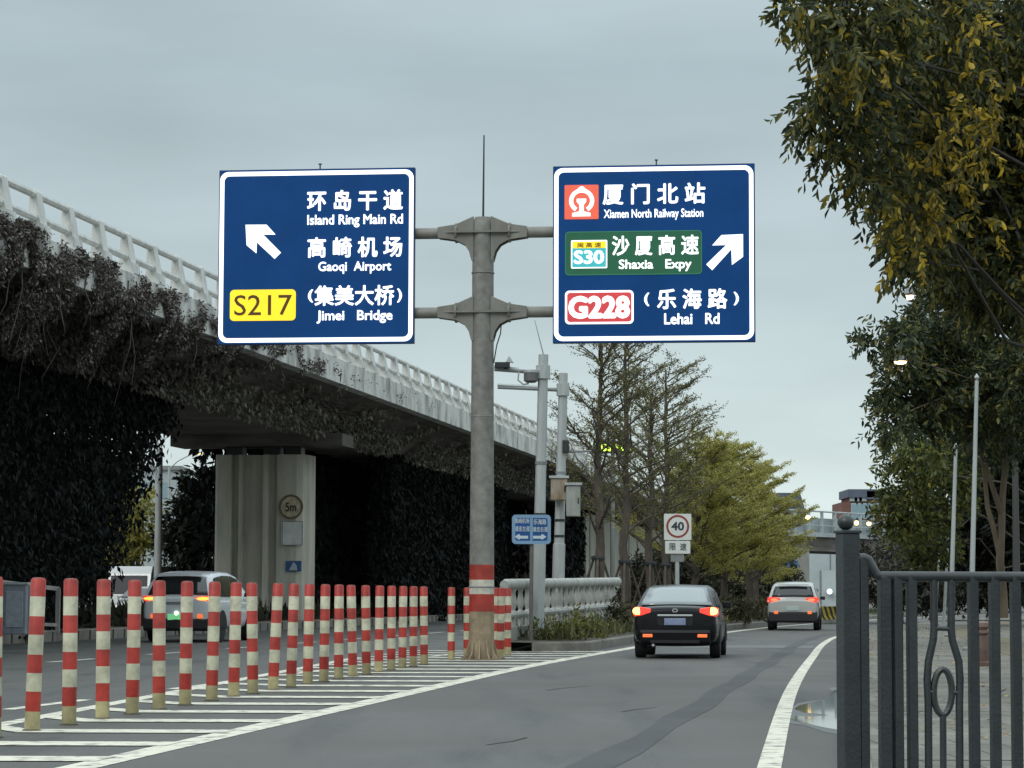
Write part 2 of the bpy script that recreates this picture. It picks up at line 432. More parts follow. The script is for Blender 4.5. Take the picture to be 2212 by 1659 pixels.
# ------------------------------------------------------------------ ground, roads, pavements
mb = MB(); mb.add([(-3000, -60, -.06), (3000, -60, -.06), (3000, 4500, -.06), (-3000, 4500, -.06)], [(0, 1, 2, 3)])
struct(mb.build('ground', m_ground))
mb = MB(); mb.add([(-44, -20, 0), (75, -20, 0), (75, 260, 0), (-44, 260, 0)], [(0, 1, 2, 3)])
struct(mb.build('road', m_asph))
YS = [6 + 2 * i for i in range(98)]
def ribbon(fx0, fx1, ys, z): 
    b = MB(); b.strip([Vector((fx0(y), y, z)) for y in ys], [Vector((fx1(y), y, z)) for y in ys]); return b
struct(ribbon(lambda y: XL(y) - .14, lambda y: XL(y) + .14, YS, .004).build('edge_line', m_line))
struct(ribbon(lambda y: XR(y) - .085, lambda y: XR(y) + .085, YS, .004).build('edge_line', m_line))
struct(ribbon(lambda y: XR(y) - (.38 + 16 / y) - .15 + .04 * math.sin(y * .9), lambda y: XR(y) - (.38 + 16 / y) + .15 + .04 * math.sin(y * .7 + .5), [y for y in YS if y < 84], .003).build('road_seam', m_asph2))
struct(ribbon(lambda y: XL(y) + 1.0, lambda y: XR(y) - .15, [y / 2 for y in range(121, 127)], .002).build('road_patch', mat('pale_asphalt', (.135, .14, .14), .6, c2=(.10, .105, .105), scale=1.2)))
# left road lane dashes
mb = MB()
for s0 in range(20, 200, 6):
    for a0 in (9.3, 15.0):
        mb.add([P(s0, a0 - .08, .004), P(s0 + 2.6, a0 - .08, .004), P(s0 + 2.6, a0 + .08, .004), P(s0, a0 + .08, .004)], [(0, 1, 2, 3)])
struct(mb.build('lane_marking', m_line))
# painted gore
ys = [12 + 2 * i for i in range(20)]
struct(ribbon(lambda y: XG(y) - .1, lambda y: XG(y) + .1, ys, .0035).build('gore_marking', m_line))
mb = MB(); y0 = 13.0
k = 0
while y0 < 57:
    t = .28
    xv = XB(y0) - .05; xr = XL(y0) - .06; xg = XG(y0 + .8) + .08
    mb.add([(xv, y0, .0075), (xr, y0, .0075), (XL(y0 + 2*t) - .06, y0 + 2*t, .0075), (xv, y0 + 2*t, .0075)], [(0, 1, 2, 3)])
    if xv > xg + .1: mb.add([(xg, y0 + .75, .0075), (xv, y0, .0075), (xv, y0 + 2*t, .0075), (xg, y0 + .75 + 2*t, .0075)], [(0, 1, 2, 3)])
    y0 += 1.92; k += 1
struct(mb.build('hatch_marking', m_line))
# right pavement with kerb
yp = [7 + 1.5 * i for i in range(12)] + [26 + 4 * i for i in range(45)]
mb = MB()
mb.strip([Vector((XP(y) + .15, y, .12)) for y in yp], [Vector((XP(y) + 26, y + 2, .12)) for y in yp])
m_pave = mat('paving', (.21, .20, .17), .85, c2=(.12, .118, .103), scale=.7, bump=.2, bscale=6)
_t = m_pave.node_tree; _b = _t.nodes['Principled BSDF']; _src = _b.inputs['Base Color'].links[0].from_socket
_bk = N(_t, 'ShaderNodeTexBrick'); _bk.inputs['Scale'].default_value = 1.0; _bk.inputs['Mortar Size'].default_value = .012; _bk.inputs['Brick Width'].default_value = .6; _bk.inputs['Row Height'].default_value = .6; _bk.inputs['Color1'].default_value = (1, 1, 1, 1); _bk.inputs['Color2'].default_value = (.72, .72, .70, 1); _bk.inputs['Mortar'].default_value = (.35, .35, .33, 1)
_c = N(_t, 'ShaderNodeTexCoord'); _t.links.new(_c.outputs['Object'], _bk.inputs['Vector'])
_m = N(_t, 'ShaderNodeMix', data_type='RGBA', blend_type='MULTIPLY'); _m.inputs[0].default_value = 1.0
_t.links.new(_src, _m.inputs[6]); _t.links.new(_bk.outputs[0], _m.inputs[7]); _t.links.new(_m.outputs[2], _b.inputs['Base Color'])
struct(mb.build('pavement', m_pave))
mb = MB()
mb.loft([[Vector((XP(y), y, -.01)), Vector((XP(y), y, .115)), Vector((XP(y) + .03, y, .125)), Vector((XP(y) + .15, y, .125)), Vector((XP(y) + .15, y, -.01))] for y in yp])
struct(mb.build('kerb', m_kerb))
m_ochre = mat('ochre_paving', (.17, .145, .085), .9, c2=(.09, .085, .06), scale=2.2, bump=.2)
mb = MB(); mb.strip([Vector((XP(y) + 3.0, y, .125)) for y in yp], [Vector((XP(y) + 4.2, y, .125)) for y in yp]); struct(mb.build('paving_band', m_ochre))
mb = MB()
for y in [17.3, 24.6, 33, 45, 58, 75]:
    mb.add([(XP(y) + .2, y, .124), (XP(y) + 6, y, .124), (XP(y) + 6, y + .05, .124), (XP(y) + .2, y + .05, .124)], [(0, 1, 2, 3)])
struct(mb.build('paving_joint', mat('joint', (.10, .095, .085), .9)))
# cracks, patches and a worn strip
mb = MB()
for x0, y0, n_, dx in ((-.2, 21, 3, .12), (1.1, 27, 3, .2), (.4, 33, 4, .2), (-6.5, 27, 4, .1), (-8, 36, 5, .12)):
    pts = [Vector((x0 + i * dx + rng.normal() * .07, y0 + i * .55, .003)) for i in range(n_)]
    mb.strip([p - Vector((.012, 0, 0)) for p in pts], [p + Vector((.012 + .01 * rng.uniform(), 0, 0)) for p in pts])
struct(mb.build('road_crack', mat('crack', (.018, .019, .02), .9)))
mb = MB()
for x0, y0, w_, l_ in ((-8.5, 33, 1.3, 3), (-6.8, 44, 1.1, 4)):
    mb.add([(x0 + .13 * 0, y0, .0022), (x0 + w_, y0 + .1, .0022), (x0 + w_ + .13 * l_, y0 + l_, .0022), (x0 + .13 * l_, y0 + l_ - .1, .0022)], [(0, 1, 2, 3)])
struct(mb.build('road_patch', mat('patch_asphalt', (.062, .067, .068), .75, c2=(.042, .047, .05), scale=4)))
# puddle beside the edge line
pd = [(1716, 1531), (1728, 1523), (1752, 1517), (1780, 1511), (1792, 1500), (1800, 1492), (1812, 1488), (1830, 1486), (1838, 1520), (1840, 1574), (1815, 1577), (1790, 1573), (1760, 1567), (1732, 1560), (1708, 1554), (1716, 1546), (1760, 1548), (1790, 1545), (1760, 1541), (1735, 1539)]
mb = MB(); mb.add([g(x, y, .0042) for x, y in pd], [tuple(range(len(pd)))])
pm = Vector((0, 0, 0))
for p in mb.v: pm += p / len(mb.v)
wm = MB(); hull = [mb.v[i] for i in (0, 1, 2, 3, 4, 5, 6, 7, 8, 9, 10, 11, 12, 13, 14, 15)]
wm.add([pm + (p - pm) * 1.16 + Vector((.05 * math.sin(i * 2.1), .3 * math.sin(i * 1.7), -.0016)) for i, p in enumerate(hull)], [tuple(range(len(hull)))])
struct(wm.build('wet_asphalt', mat('wet_asphalt', (.028, .031, .032), .35, spec=.6)))
o = struct(mb.build('puddle', mat('still_water', (.02, .025, .026), .03, spec=1.0)))
# left verge between the two roads, with kerb
yv = [55.5 + .5 * i for i in range(6)] + [60 + 4 * i for i in range(32)]
vl = lambda y: -.35 + (y - 55) * .085 - .9 * 0
vr = lambda y: min(XL(y) - .55, .25 + (y - 55.2) * 1.1)
mb = MB(); mb.strip([Vector((min(vl(y), vr(y) - .3) + .12, y, .20 + min(.25, (y - 55) * .012))) for y in yv], [Vector((vr(y) - .12, y, .19)) for y in yv]); struct(mb.build('verge', m_soil))
mb = MB(); mb.loft([[Vector((vr(y) - .14, y, -.01)), Vector((vr(y) - .14, y, .20)), Vector((vr(y) - .02, y, .20)), Vector((vr(y), y, .17)), Vector((vr(y), y, -.01))] for y in yv])
mb.loft([[Vector((min(vl(y), vr(y) - .3), y + .4, -.01)), Vector((min(vl(y), vr(y) - .3), y + .4, .197)), Vector((min(vl(y), vr(y) - .3) + .14, y + .4, .203 + min(.25, (y - 55) * .012))), Vector((min(vl(y), vr(y) - .3) + .14, y + .4, -.01))] for y in yv])
mb.box((-.33, 55.78, .09), (.3, .12, .1))
struct(mb.build('kerb', m_kerb))
# median under the flyover, with kerb
mb = MB(); mb.strip([P(s, 21.7, .27) for s in (20, 100, 240)], [P(s, 31, .3) for s in (20, 100, 240)]); struct(mb.build('median', m_soil))
mb = MB(); mb.loft([[P(s, 21.4, -.01), P(s, 21.4, .25), P(s, 21.45, .28), P(s, 21.72, .28), P(s, 21.72, -.01)] for s in range(20, 242, 4)]); struct(mb.build('kerb', m_kerb))
mb = MB()
for s in range(20, 242, 1):
    mb.box(P(s, 21.385, .13), (.012, .02, .12), (ES, EN, Vector((0, 0, 1))))
struct(mb.build('kerb_joint', mat('joint', (.1, .1, .1))))

# ------------------------------------------------------------------ flyover
fly = thing('flyover', 'long concrete road flyover with white railing and ivy covered underside, crossing left to centre', 'flyover', P(92, 24, 0))
ZT = 8.9
SS = [30 + 3 * i for i in range(80)]
SS = [s for s in SS if s <= 262]
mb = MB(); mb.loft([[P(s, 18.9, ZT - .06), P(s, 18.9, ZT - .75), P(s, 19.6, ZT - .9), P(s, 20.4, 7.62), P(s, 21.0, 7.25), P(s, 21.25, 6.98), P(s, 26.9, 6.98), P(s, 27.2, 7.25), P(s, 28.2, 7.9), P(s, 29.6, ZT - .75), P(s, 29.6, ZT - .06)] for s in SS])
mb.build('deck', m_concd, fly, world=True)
mb = MB(); mb.loft([[P(s, 18.5, ZT - .82), P(s, 18.5, ZT - .03), P(s, 18.53, ZT), P(s, 18.93, ZT), P(s, 18.93, ZT - .82)] for s in SS])
mb.build('fascia', m_fascia, fly, world=True)
mb = MB(); mb.loft([[P(s, 29.57, ZT - .82), P(s, 29.57, ZT + .9), P(s, 29.9, ZT + .9), P(s, 29.95, ZT - .82)] for s in SS])
mb.build('far_parapet', m_fascia, fly, world=True)
for zz, r_ in ((ZT + .93, .085), (ZT + .40, .085)):
    mb = MB(); mb.tube([P(s, 18.80 if zz > ZT + .6 else 18.74, zz) for s in SS], r_, 8); mb.build('rail', m_white, fly, world=True, smooth=True)
def post_mb(s):
    b = MB(); Lw = .23
    prof = [(18.50, ZT), (18.53, ZT + .26), (18.60, ZT + .28), (18.66, ZT + .62), (18.72, ZT + .98), (18.76, ZT + 1.03), (18.86, ZT + 1.03), (18.88, ZT + .98), (18.90, ZT)]
    rings = []
    for q in (-1, 1):
        rings.append([P(s + q * (Lw if z < ZT + .5 else Lw * (1 - .30 * (z - ZT - .5) / .5)), a, z) for a, z in prof])
    b.loft(rings); return b
s = 40.6
while s < 150:
    post_mb(s).build('rail_post', m_white, fly, world=True); s += 2.19
# piers
def pier(sc_, name='pier'):
    b = MB(); a0, a1, sd2 = 21.72, 25.12, .75
    # plan outline with rounded right corner and vertical grooves on the face towards the road users
    f = []
    prof = [(0, .12), (.10, 0), (.62, 0), (.64, .22), (.88, .22), (.90, 0), (.98, 0), (1.02, .30), (1.76, .30), (1.80, 0), (1.98, 0), (2.02, .22), (2.28, .22), (2.32, 0), (3.05, 0), (3.25, .12), (3.4, .45)]
    for d, q in prof: f.append((a1 - d, sc_ - sd2 + q))
    outl = f + [(a0, sc_ + sd2), (a1, sc_ + sd2)]
    b.prism([P(s_, a_, .2) for a_, s_ in outl], (0, 0, 6.05))
    o = b.build(name, m_concp, fly, world=True)
    b = MB()
    for da in (.6, 2.0, 2.8): b.box(P(sc_, a1 - da, 6.42), (.3, .3, .17), (ES, EN, Vector((0, 0, 1))))
    b.build('bearing', m_dark, fly, world=True)
    b = MB(); b.box(P(sc_, 23.55 if 90 < sc_ < 95 else 24.0, 6.78), (.95, 3.2 if 90 < sc_ < 95 else 2.3, .22), (ES, EN, Vector((0, 0, 1)))); b.build('crosshead', m_concd, fly, world=True)
for s_ in (57.5, 92.5, 127.5, 162.5): pier(s_)
# signs fixed on the visible pier
def pier_pt(px, py):
    d = ray(px, py); return Vector((0, 0, CH)) + d * (91.69 / d.dot(ES))
ps = thing('height_sign', 'round faded cream height limit sign with a dark ring on the concrete pier', 'sign', pier_pt(629, 1095), -math.atan(TA))
mb = MB(); mb.lathe([(.44, .0), (.44, -.03)], 28, axis='y'); mb.build('plate', mat('faded_cream', (.62, .55, .38), .7, c2=(.34, .29, .18), scale=6), ps)
mb = MB(); n_ = 28
ringprism(mb, [(.45 * math.cos(2*PI*i/n_), .45 * math.sin(2*PI*i/n_)) for i in range(n_)], [(.37 * math.cos(2*PI*i/n_), .37 * math.sin(2*PI*i/n_)) for i in range(n_)], -.045, -.02)
mb.build('ring', mat('faded_ring', (.13, .08, .05), .7, c2=(.2, .16, .1), scale=8), ps)
lettering('5m', (-.2, -.17, .2, .16), -.05, mat('faded_ink', (.06, .05, .04), .8), parent=ps, bold=.02)
o = MB(); o.box((0, 0, 0), (.40, .02, .44)); wp = thing('notice_board', 'blank white square board below the round sign on the pier', 'notice', pier_pt(631, 1152), -math.atan(TA)); o.build('panel', mat('notice_white', (.70, .71, .69), .7, c2=(.52, .53, .51), scale=3), wp)
mb = MB(); mb.box((-.36, -.02, 0), (.012, .01, .43)); mb.box((.385, -.02, 0), (.012, .01, .43)); mb.box((0, -.02, .425), (.38, .01, .012)); mb.box((0, -.02, -.425), (.38, .01, .012)); mb.build('edging', m_grey, wp)
bp_ = thing('plaque', 'small blue plaque with a white triangle low on the pier', 'sign', pier_pt(634, 1223), -math.atan(TA))
mb = MB(); mb.box((0, 0, 0), (.29, .015, .19)); mb.build('panel', mat('plaque_blue', (.03, .10, .24), .6, var=.2), bp_)
mb = MB(); plate(mb, [(-.16, -.15), (.14, -.15), (.12, .02), (.03, .14), (-.02, .12)], -.03, -.016); mb.build('symbol', mat('plaque_white', (.4, .46, .5), .7), bp_)
# retaining wall at the end of the viaduct
rw = thing('retaining_wall', 'pale cream panelled retaining wall closing the flyover behind the trees', 'wall', P(170, 23, 0))
mb = MB(); mb.box(P(216, 24.1, 3.3), (46, 2.75, 3.3), (ES, EN, Vector((0, 0, 1)))); mb.build('wall', mat('cream_wall', (.40, .385, .32), .85, c2=(.27, .26, .215), scale=1.2, stretch=(1, 1, .3)), rw, world=True)
mb = MB()
for s_ in range(172, 262, 6): mb.box(P(s_, 21.33, 3.3), (.12, .03, 3.3), (ES, EN, Vector((0, 0, 1))))
mb.build('pilaster', mat('wall_grey', (.2, .2, .18), .85), rw, world=True)

# ivy and dry vines on the flyover
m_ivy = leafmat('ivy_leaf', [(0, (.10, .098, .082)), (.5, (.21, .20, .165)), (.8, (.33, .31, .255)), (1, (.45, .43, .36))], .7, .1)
m_dry = leafmat('dry_vine_leaf', [(0, (.035, .028, .024)), (.4, (.080, .062, .052)), (.7, (.14, .12, .105)), (.9, (.26, .25, .23)), (1, (.45, .45, .42))], .8, .1)
m_dk = leafmat('shade_tinted_leaf', [(0, (.004, .005, .005)), (.6, (.008, .010, .009)), (1, (.017, .019, .016))], .85, .05)  # near-black leaf colour stands in for the shade under the deck
n = 46000
s_ = rng.uniform(45, 165, n); q = rng.uniform(0, 1, n) ** .8
pa = np.array([18.93, 19.6, 20.4, 21.0, 21.25]); pz = np.array([ZT - .8, ZT - .95, 7.58, 7.2, 6.9]); pq = np.array([0, .22, .58, .84, 1.0])
clump = np.sin(s_ * 1.7 + 3 * q) + np.sin(s_ * .61 + 1) + rng.normal(size=n) * .7
keep = (clump > -1.1 + (q < .5) * np.interp(s_, [60, 75], [.2, 2.6])) & ((q > .06) | (s_ < 70)) & ~((s_ > 104) & (s_ < 107))
s_, q = s_[keep], q[keep]; n = len(s_)
a_ = np.interp(q, pq, pa) - rng.uniform(.0, .22, n); z_ = np.interp(q, pq, pz) - rng.uniform(0, .1, n)
def Pn(s_, a_, z_):
    E1 = np.array(ES); E2 = np.array(EN); return s_[:, None] * E1 + a_[:, None] * E2 + z_[:, None] * np.array([0, 0, 1.])
D = unit(np.array([0, 0, -1.]) * 1.0 + rng.normal(size=(n, 3)) * .55 - np.array(EN) * .15)
PN = Pn(s_, a_, z_); SD = sideof(D); LL = rng.uniform(.10, .24, n); WW = rng.uniform(.06, .13, n)
far_ = s_ + 4 * (q - .5) + rng.normal(size=n) * 2 > 72
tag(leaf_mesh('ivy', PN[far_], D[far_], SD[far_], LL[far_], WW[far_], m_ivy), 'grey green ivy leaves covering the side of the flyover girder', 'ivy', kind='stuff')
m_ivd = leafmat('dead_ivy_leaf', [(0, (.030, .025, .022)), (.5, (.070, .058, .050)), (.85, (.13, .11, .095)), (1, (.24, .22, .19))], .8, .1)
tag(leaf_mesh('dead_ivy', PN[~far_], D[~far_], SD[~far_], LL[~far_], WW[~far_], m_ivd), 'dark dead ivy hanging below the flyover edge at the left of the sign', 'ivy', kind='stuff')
# dry growth spilling over the fascia at the left end
n = 90000
s_ = 48 + rng.exponential(11, n); s_ = s_[(s_ < 82) | ((s_ < 100) & (rng.uniform(size=n) < .25))]; n = len(s_)
lim = np.interp(s_, [48, 56, 66, 75, 100], [2.6, 2.2, 1.5, .8, .55]) * (.7 + .35 * np.sin(s_ * 1.3) + .25 * np.sin(s_ * 3.1))
dz = rng.uniform(0, 1, n) ** .7 * np.maximum(lim, .2) - np.interp(s_, [48, 60, 75], [.12, .05, -.15]) 
kp = (np.sin(s_ * 2.3 + dz * 2) + np.sin(s_ * 5.1 - dz * 4) + np.sin(dz * 7 + s_) + rng.normal(size=n) * .8) > np.interp(s_, [48, 60, 75, 85], [-.9, -.3, .5, 1.2]) + np.where(dz < .4, np.interp(s_, [50, 58], [0, 1.3]), 0); s_, dz = s_[kp], dz[kp]; n = len(s_)
a_ = 18.49 - rng.uniform(0, .3, n) * np.interp(dz, [0, 1], [.3, .7]) + np.maximum(dz - .8, 0) * .75
D = unit(np.array([0, 0, -1.]) * .6 + rng.normal(size=(n, 3)) * .8)
tag(leaf_mesh('dry_vine', Pn(s_, a_, ZT + .02 - dz), D, sideof(D), rng.uniform(.05, .15, n), rng.uniform(.022, .065, n), m_dry), 'dry brown and grey vines spilling over the flyover edge at the left', 'vines', kind='stuff')
# hanging stems
mb = MB()
for i in range(85):
    s0 = 48 + rng.exponential(14)
    if s0 > 110: continue
    a0 = rng.uniform(18.35, 20.9); z0 = float(np.interp(a0, [18.3, 18.5, 19.6, 20.4, 21], [ZT, ZT - .6, ZT - .95, 7.6, 7.2])); ln = rng.uniform(.4, 1.9) * (1 if s0 < 70 else .5)
    p0 = P(s0, a0, z0); pts = [p0 + Vector((rng.normal() * .12 * t, rng.normal() * .12 * t, -ln * t)) for t in (0, .3, .6, 1)]
    mb.tube(pts, [.022, .018, .014, .006], 4)
for i in range(260):
    s0 = rng.uniform(62, 150); ds = rng.uniform(1.5, 5); a0 = rng.uniform(19.3, 20.6); zf = lambda a: float(np.interp(a, [18.9, 19.6, 20.4, 21], [ZT - .8, ZT - .97, 7.57, 7.18])) - .03
    pts = [P(s0 + ds * t, a0 + .45 * t * (1 if i % 2 else -.3) + .05 * math.sin(5 * t + i), zf(a0 + .45 * t * (1 if i % 2 else -.3)) + .02 * math.sin(9 * t + i)) for t in (0, .25, .5, .75, 1)]
    mb.tube(pts, [.02, .025, .02, .015, .01], 4)
tag(mb.build('vine_stem', mat('vine_stem', (.15, .13, .11), .9, c2=(.07, .06, .052), scale=4)), 'bare vine stems trailing along the underside of the flyover', 'vines', kind='stuff')

# curtains of creeper hanging round the piers, leaf colour darkened for deck shade
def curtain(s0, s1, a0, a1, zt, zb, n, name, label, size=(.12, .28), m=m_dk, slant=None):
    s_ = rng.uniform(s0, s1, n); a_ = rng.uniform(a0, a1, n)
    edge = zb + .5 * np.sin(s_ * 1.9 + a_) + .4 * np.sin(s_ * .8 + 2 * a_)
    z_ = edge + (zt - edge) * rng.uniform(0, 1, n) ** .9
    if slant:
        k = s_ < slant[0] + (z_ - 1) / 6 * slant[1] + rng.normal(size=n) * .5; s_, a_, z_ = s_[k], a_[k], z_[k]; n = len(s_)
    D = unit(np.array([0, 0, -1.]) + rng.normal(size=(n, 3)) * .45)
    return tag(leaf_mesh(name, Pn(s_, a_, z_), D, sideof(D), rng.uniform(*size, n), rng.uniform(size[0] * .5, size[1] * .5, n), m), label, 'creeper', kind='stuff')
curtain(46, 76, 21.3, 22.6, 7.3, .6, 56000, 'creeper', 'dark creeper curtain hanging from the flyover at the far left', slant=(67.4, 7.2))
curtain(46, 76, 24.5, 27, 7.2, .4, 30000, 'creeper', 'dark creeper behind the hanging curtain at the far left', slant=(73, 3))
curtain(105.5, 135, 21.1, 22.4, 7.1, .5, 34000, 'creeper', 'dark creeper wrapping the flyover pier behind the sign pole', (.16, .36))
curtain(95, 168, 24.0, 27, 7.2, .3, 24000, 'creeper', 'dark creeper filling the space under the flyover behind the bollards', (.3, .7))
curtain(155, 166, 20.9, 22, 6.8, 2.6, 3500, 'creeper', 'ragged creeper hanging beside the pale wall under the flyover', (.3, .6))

# ------------------------------------------------------------------ generic trees
def limb_mesh(mb, pts, r0, r1, n=7): 
    mb.tube(pts, list(np.linspace(r0, r1, len(pts))), n)
def bent(p, q, k=4, j=.08):
    p, q = Vector(p), Vector(q); L_ = (q - p).length
    return [p + (q - p) * (i / k) + (Vector(rng.normal(size=3)) * L_ * j * (0 if i in (0, k) else 1)) for i in range(k + 1)]
def blob_tree(label, base, blobs, m, leaf, dens, trunk_top, r=.25, bark=None, droop=.5, per=12, twig=.45, aspect=.36, name='tree', group=None, limb=None):
    t = thing(name, label, 'tree', base, 0, group)
    leaf_mesh('crown', *blob_leaves(blobs, dens, leaf, droop, per, aspect, twig), m, t, fold=leaf < .2)
    mb = MB(); b0 = Vector(base); tt = Vector(trunk_top)
    tr = bent(b0, tt, 5, .03); limb_mesh(mb, tr, r, r * .6, 9)
    for bi, (c, rr) in enumerate(blobs):
        if limb and bi % 3: continue
        c = Vector(c); f = rng.uniform(.45, 1); st = tr[min(5, int(f * 5))]
        limb_mesh(mb, bent(st, c, 4, .04), limb or r * .35, .012, 5)
    mb.build('trunk', bark or m_trunk, t, world=True, smooth=True)
    return t
def pxblobs(L_, j=0.0):
    out_ = []
    for x, y, r_, Y in L_:
        out_.append((tuple(at(x, y, Y + rng.normal() * j)), r_ * K / FPX * Y))
    return out_
# near tree whose yellowing branches overhang from the right
m_yl = leafmat('yellowing_leaf', [(0, (.020, .030, .015)), (.30, (.045, .058, .024)), (.60, (.090, .098, .034)), (.84, (.15, .14, .034)), (.94, (.24, .19, .03)), (1, (.42, .30, .03))], .45, .4)
m_gl = leafmat('green_leaf', [(0, (.016, .027, .014)), (.5, (.038, .054, .024)), (.8, (.080, .092, .032)), (.95, (.15, .145, .04)), (1, (.25, .19, .03))], .45, .3)
near = [(1794, 20, 73, 27), (1734, 15, 34, 27), (1884, 30, 95, 28), (1990, 60, 150, 30), (2150, 60, 150, 31), (1774, 70, 26, 27), (1824, 95, 30, 27),
        (1779, 190, 39, 27), (1834, 210, 73, 28), (1754, 240, 39, 27), (1799, 285, 52, 27.5), (1924, 180, 86, 29), (2020, 220, 150, 31), (2170, 240, 150, 31),
        (1894, 320, 64, 29), (1846, 395, 26, 28), (1898, 391, 34, 28), (1960, 396, 60, 29), (2000, 400, 130, 31), (2150, 430, 140, 31),
        (1955, 476, 43, 30), (1986, 506, 80, 30), (2100, 545, 110, 32), (2190, 600, 110, 32), (1974, 558, 34, 29), (2076, 566, 50, 31), (1985, 130, 120, 33), (2100, 330, 160, 34), (2200, 500, 150, 34), (2250, 150, 180, 33), (2350, 60, 170, 33), (2350, 350, 170, 33), (2440, 200, 200, 34), (2480, 460, 190, 34), (2310, 600, 130, 33)]
bt = blob_tree('big tree with yellowing drooping leaves overhanging from the upper right', (8.2, 31, .12), pxblobs(near, .5), m_yl, .125, 430, (8.6, 34, 7.5), .32, mat('dark_bark', (.028, .023, .018), .9, var=.3), droop=.75, per=13, twig=.34, aspect=.36, name='broadleaf_tree', limb=.035)
yc = [(1826, 90, 30), (1763, 155, 28), (1880, 125, 40), (2128, 176, 40), (2085, 242, 50), (2061, 273, 35), (2022, 332, 28), (1972, 332, 25), (1960, 414, 30), (1922, 444, 35), (1980, 545, 36), (2198, 156, 35), (2128, 324, 40), (2054, 371, 45), (2155, 483, 30), (1994, 440, 50), (2054, 490, 25), (1960, 460, 40), (1716, 20, 25), (1786, 100, 25), (2120, 60, 25), (2180, 260, 45), (2019, 410, 30), (2090, 30, 25)]
leaf_mesh('yellow_foliage', *blob_leaves(pxblobs([(x, y, r_, 26.6 if x < 1900 else 28.3) for x, y, r_ in yc], .3), 170, .12, .7, 12, .40, .30), leafmat('autumn_leaf', [(0, (.05, .055, .016)), (.35, (.11, .10, .022)), (.6, (.26, .19, .025)), (.8, (.42, .29, .03)), (1, (.58, .42, .04))], .45, .4), bt, fold=True)
mid = [(1880, 745, 22, 55), (1905, 730, 34, 55), (1945, 745, 40, 55), (1960, 700, 40, 56), (2000, 770, 70, 56), (2040, 690, 90, 57), (2150, 700, 110, 58), (1960, 840, 60, 57), (1915, 850, 24, 56), (1925, 905, 38, 56), (2010, 850, 80, 57), (2100, 830, 110, 58), (2200, 830, 120, 58), (2050, 760, 90, 60), (2160, 900, 100, 60)]
blob_tree('dark green tree leaning over the pavement below the yellowing tree', (15.2, 58, .12), pxblobs(mid, .8), m_gl, .17, 210, (16.5, 62, 8.5), .3, m_trunkl, droop=.5, per=12, twig=.5, name='broadleaf_tree', limb=.045)
low = [(1945, 965, 45, 85), (1995, 950, 50, 85), (1985, 1000, 55, 85), (1940, 1050, 45, 86), (1925, 1110, 35, 87), (1970, 1110, 60, 87), (2040, 1060, 80, 88), (1960, 1150, 40, 89), (2060, 980, 80, 89), (2010, 1170, 60, 89)]
m_gy = leafmat('olive_leaf', [(0, (.020, .030, .013)), (.4, (.060, .076, .022)), (.75, (.14, .155, .036)), (1, (.24, .22, .05))], .5, .3)
blob_tree('olive green rounded tree beside the pale pole, lowest of the right hand trees', (20.2, 89, .12), pxblobs(low, .8), m_gy, .24, 130, (20.2, 90, 5.5), .22, droop=.35, per=12, twig=.5, name='broadleaf_tree', limb=.05)
bk = [(2130, 1000, 110, 96), (2200, 950, 130, 96), (2160, 1110, 90, 98), (2230, 1100, 100, 98), (2080, 1120, 70, 98), (2030, 1180, 50, 98), (2110, 1190, 60, 98), (2190, 1210, 60, 98), (2250, 1200, 80, 98), (2120, 880, 110, 96)]
blob_tree('very dark leaved tree filling the gap behind the tall poles', (25, 100, .12), pxblobs(bk, 1), leafmat('deep_leaf', [(0, (.006, .009, .006)), (1, (.020, .026, .014))], .7, .1), .32, 100, (24, 99, 6), .35, droop=.4, per=12, twig=.7, name='broadleaf_tree')  # leaf colours near black throughout
# forked bare trunk on the right
ft = thing('forked_tree', 'pale brown forked trunk standing behind the fence at the right edge', 'tree', g(2163, 1300, .12))
ft.location = at(2165, 1330, 62); TM[ft.name] = Matrix.Translation(ft.location)
mb = MB(); Yf = 62
limb_mesh(mb, [at(2168, 1335, Yf), at(2166, 1280, Yf), at(2160, 1215, Yf), at(2163, 1150, Yf), at(2165, 1080, Yf), at(2172, 1000, Yf), at(2168, 920, Yf), at(2172, 860, Yf)], .12, .05, 8)
limb_mesh(mb, [at(2160, 1200, Yf), at(2150, 1155, Yf), at(2133, 1095, Yf), at(2128, 1040, Yf), at(2118, 975, Yf), at(2105, 930, Yf)], .085, .035, 7)
limb_mesh(mb, [at(2163, 1110, Yf), at(2140, 1040, Yf - .3), at(2128, 1000, Yf - .5)], .08, .04, 6)
mb.build('trunk', m_trunkl, ft, world=True, smooth=True)
leaf_mesh('crown', *blob_leaves(pxblobs([(2172, 850, 70, 62), (2100, 905, 60, 62), (2200, 920, 60, 62), (2140, 790, 80, 62)], .4), 110, .17, .5, 12, .36, .5), m_gl, ft)
m_sp = leafmat('sparse_leaf', [(0, (.06, .065, .026)), (.5, (.14, .145, .048)), (.8, (.21, .19, .068)), (1, (.28, .25, .09))], .6, .4)
m_lm = leafmat('lime_leaf', [(0, (.13, .14, .045)), (.4, (.33, .33, .085)), (.8, (.52, .48, .14)), (1, (.65, .54, .19))], .55, .58)
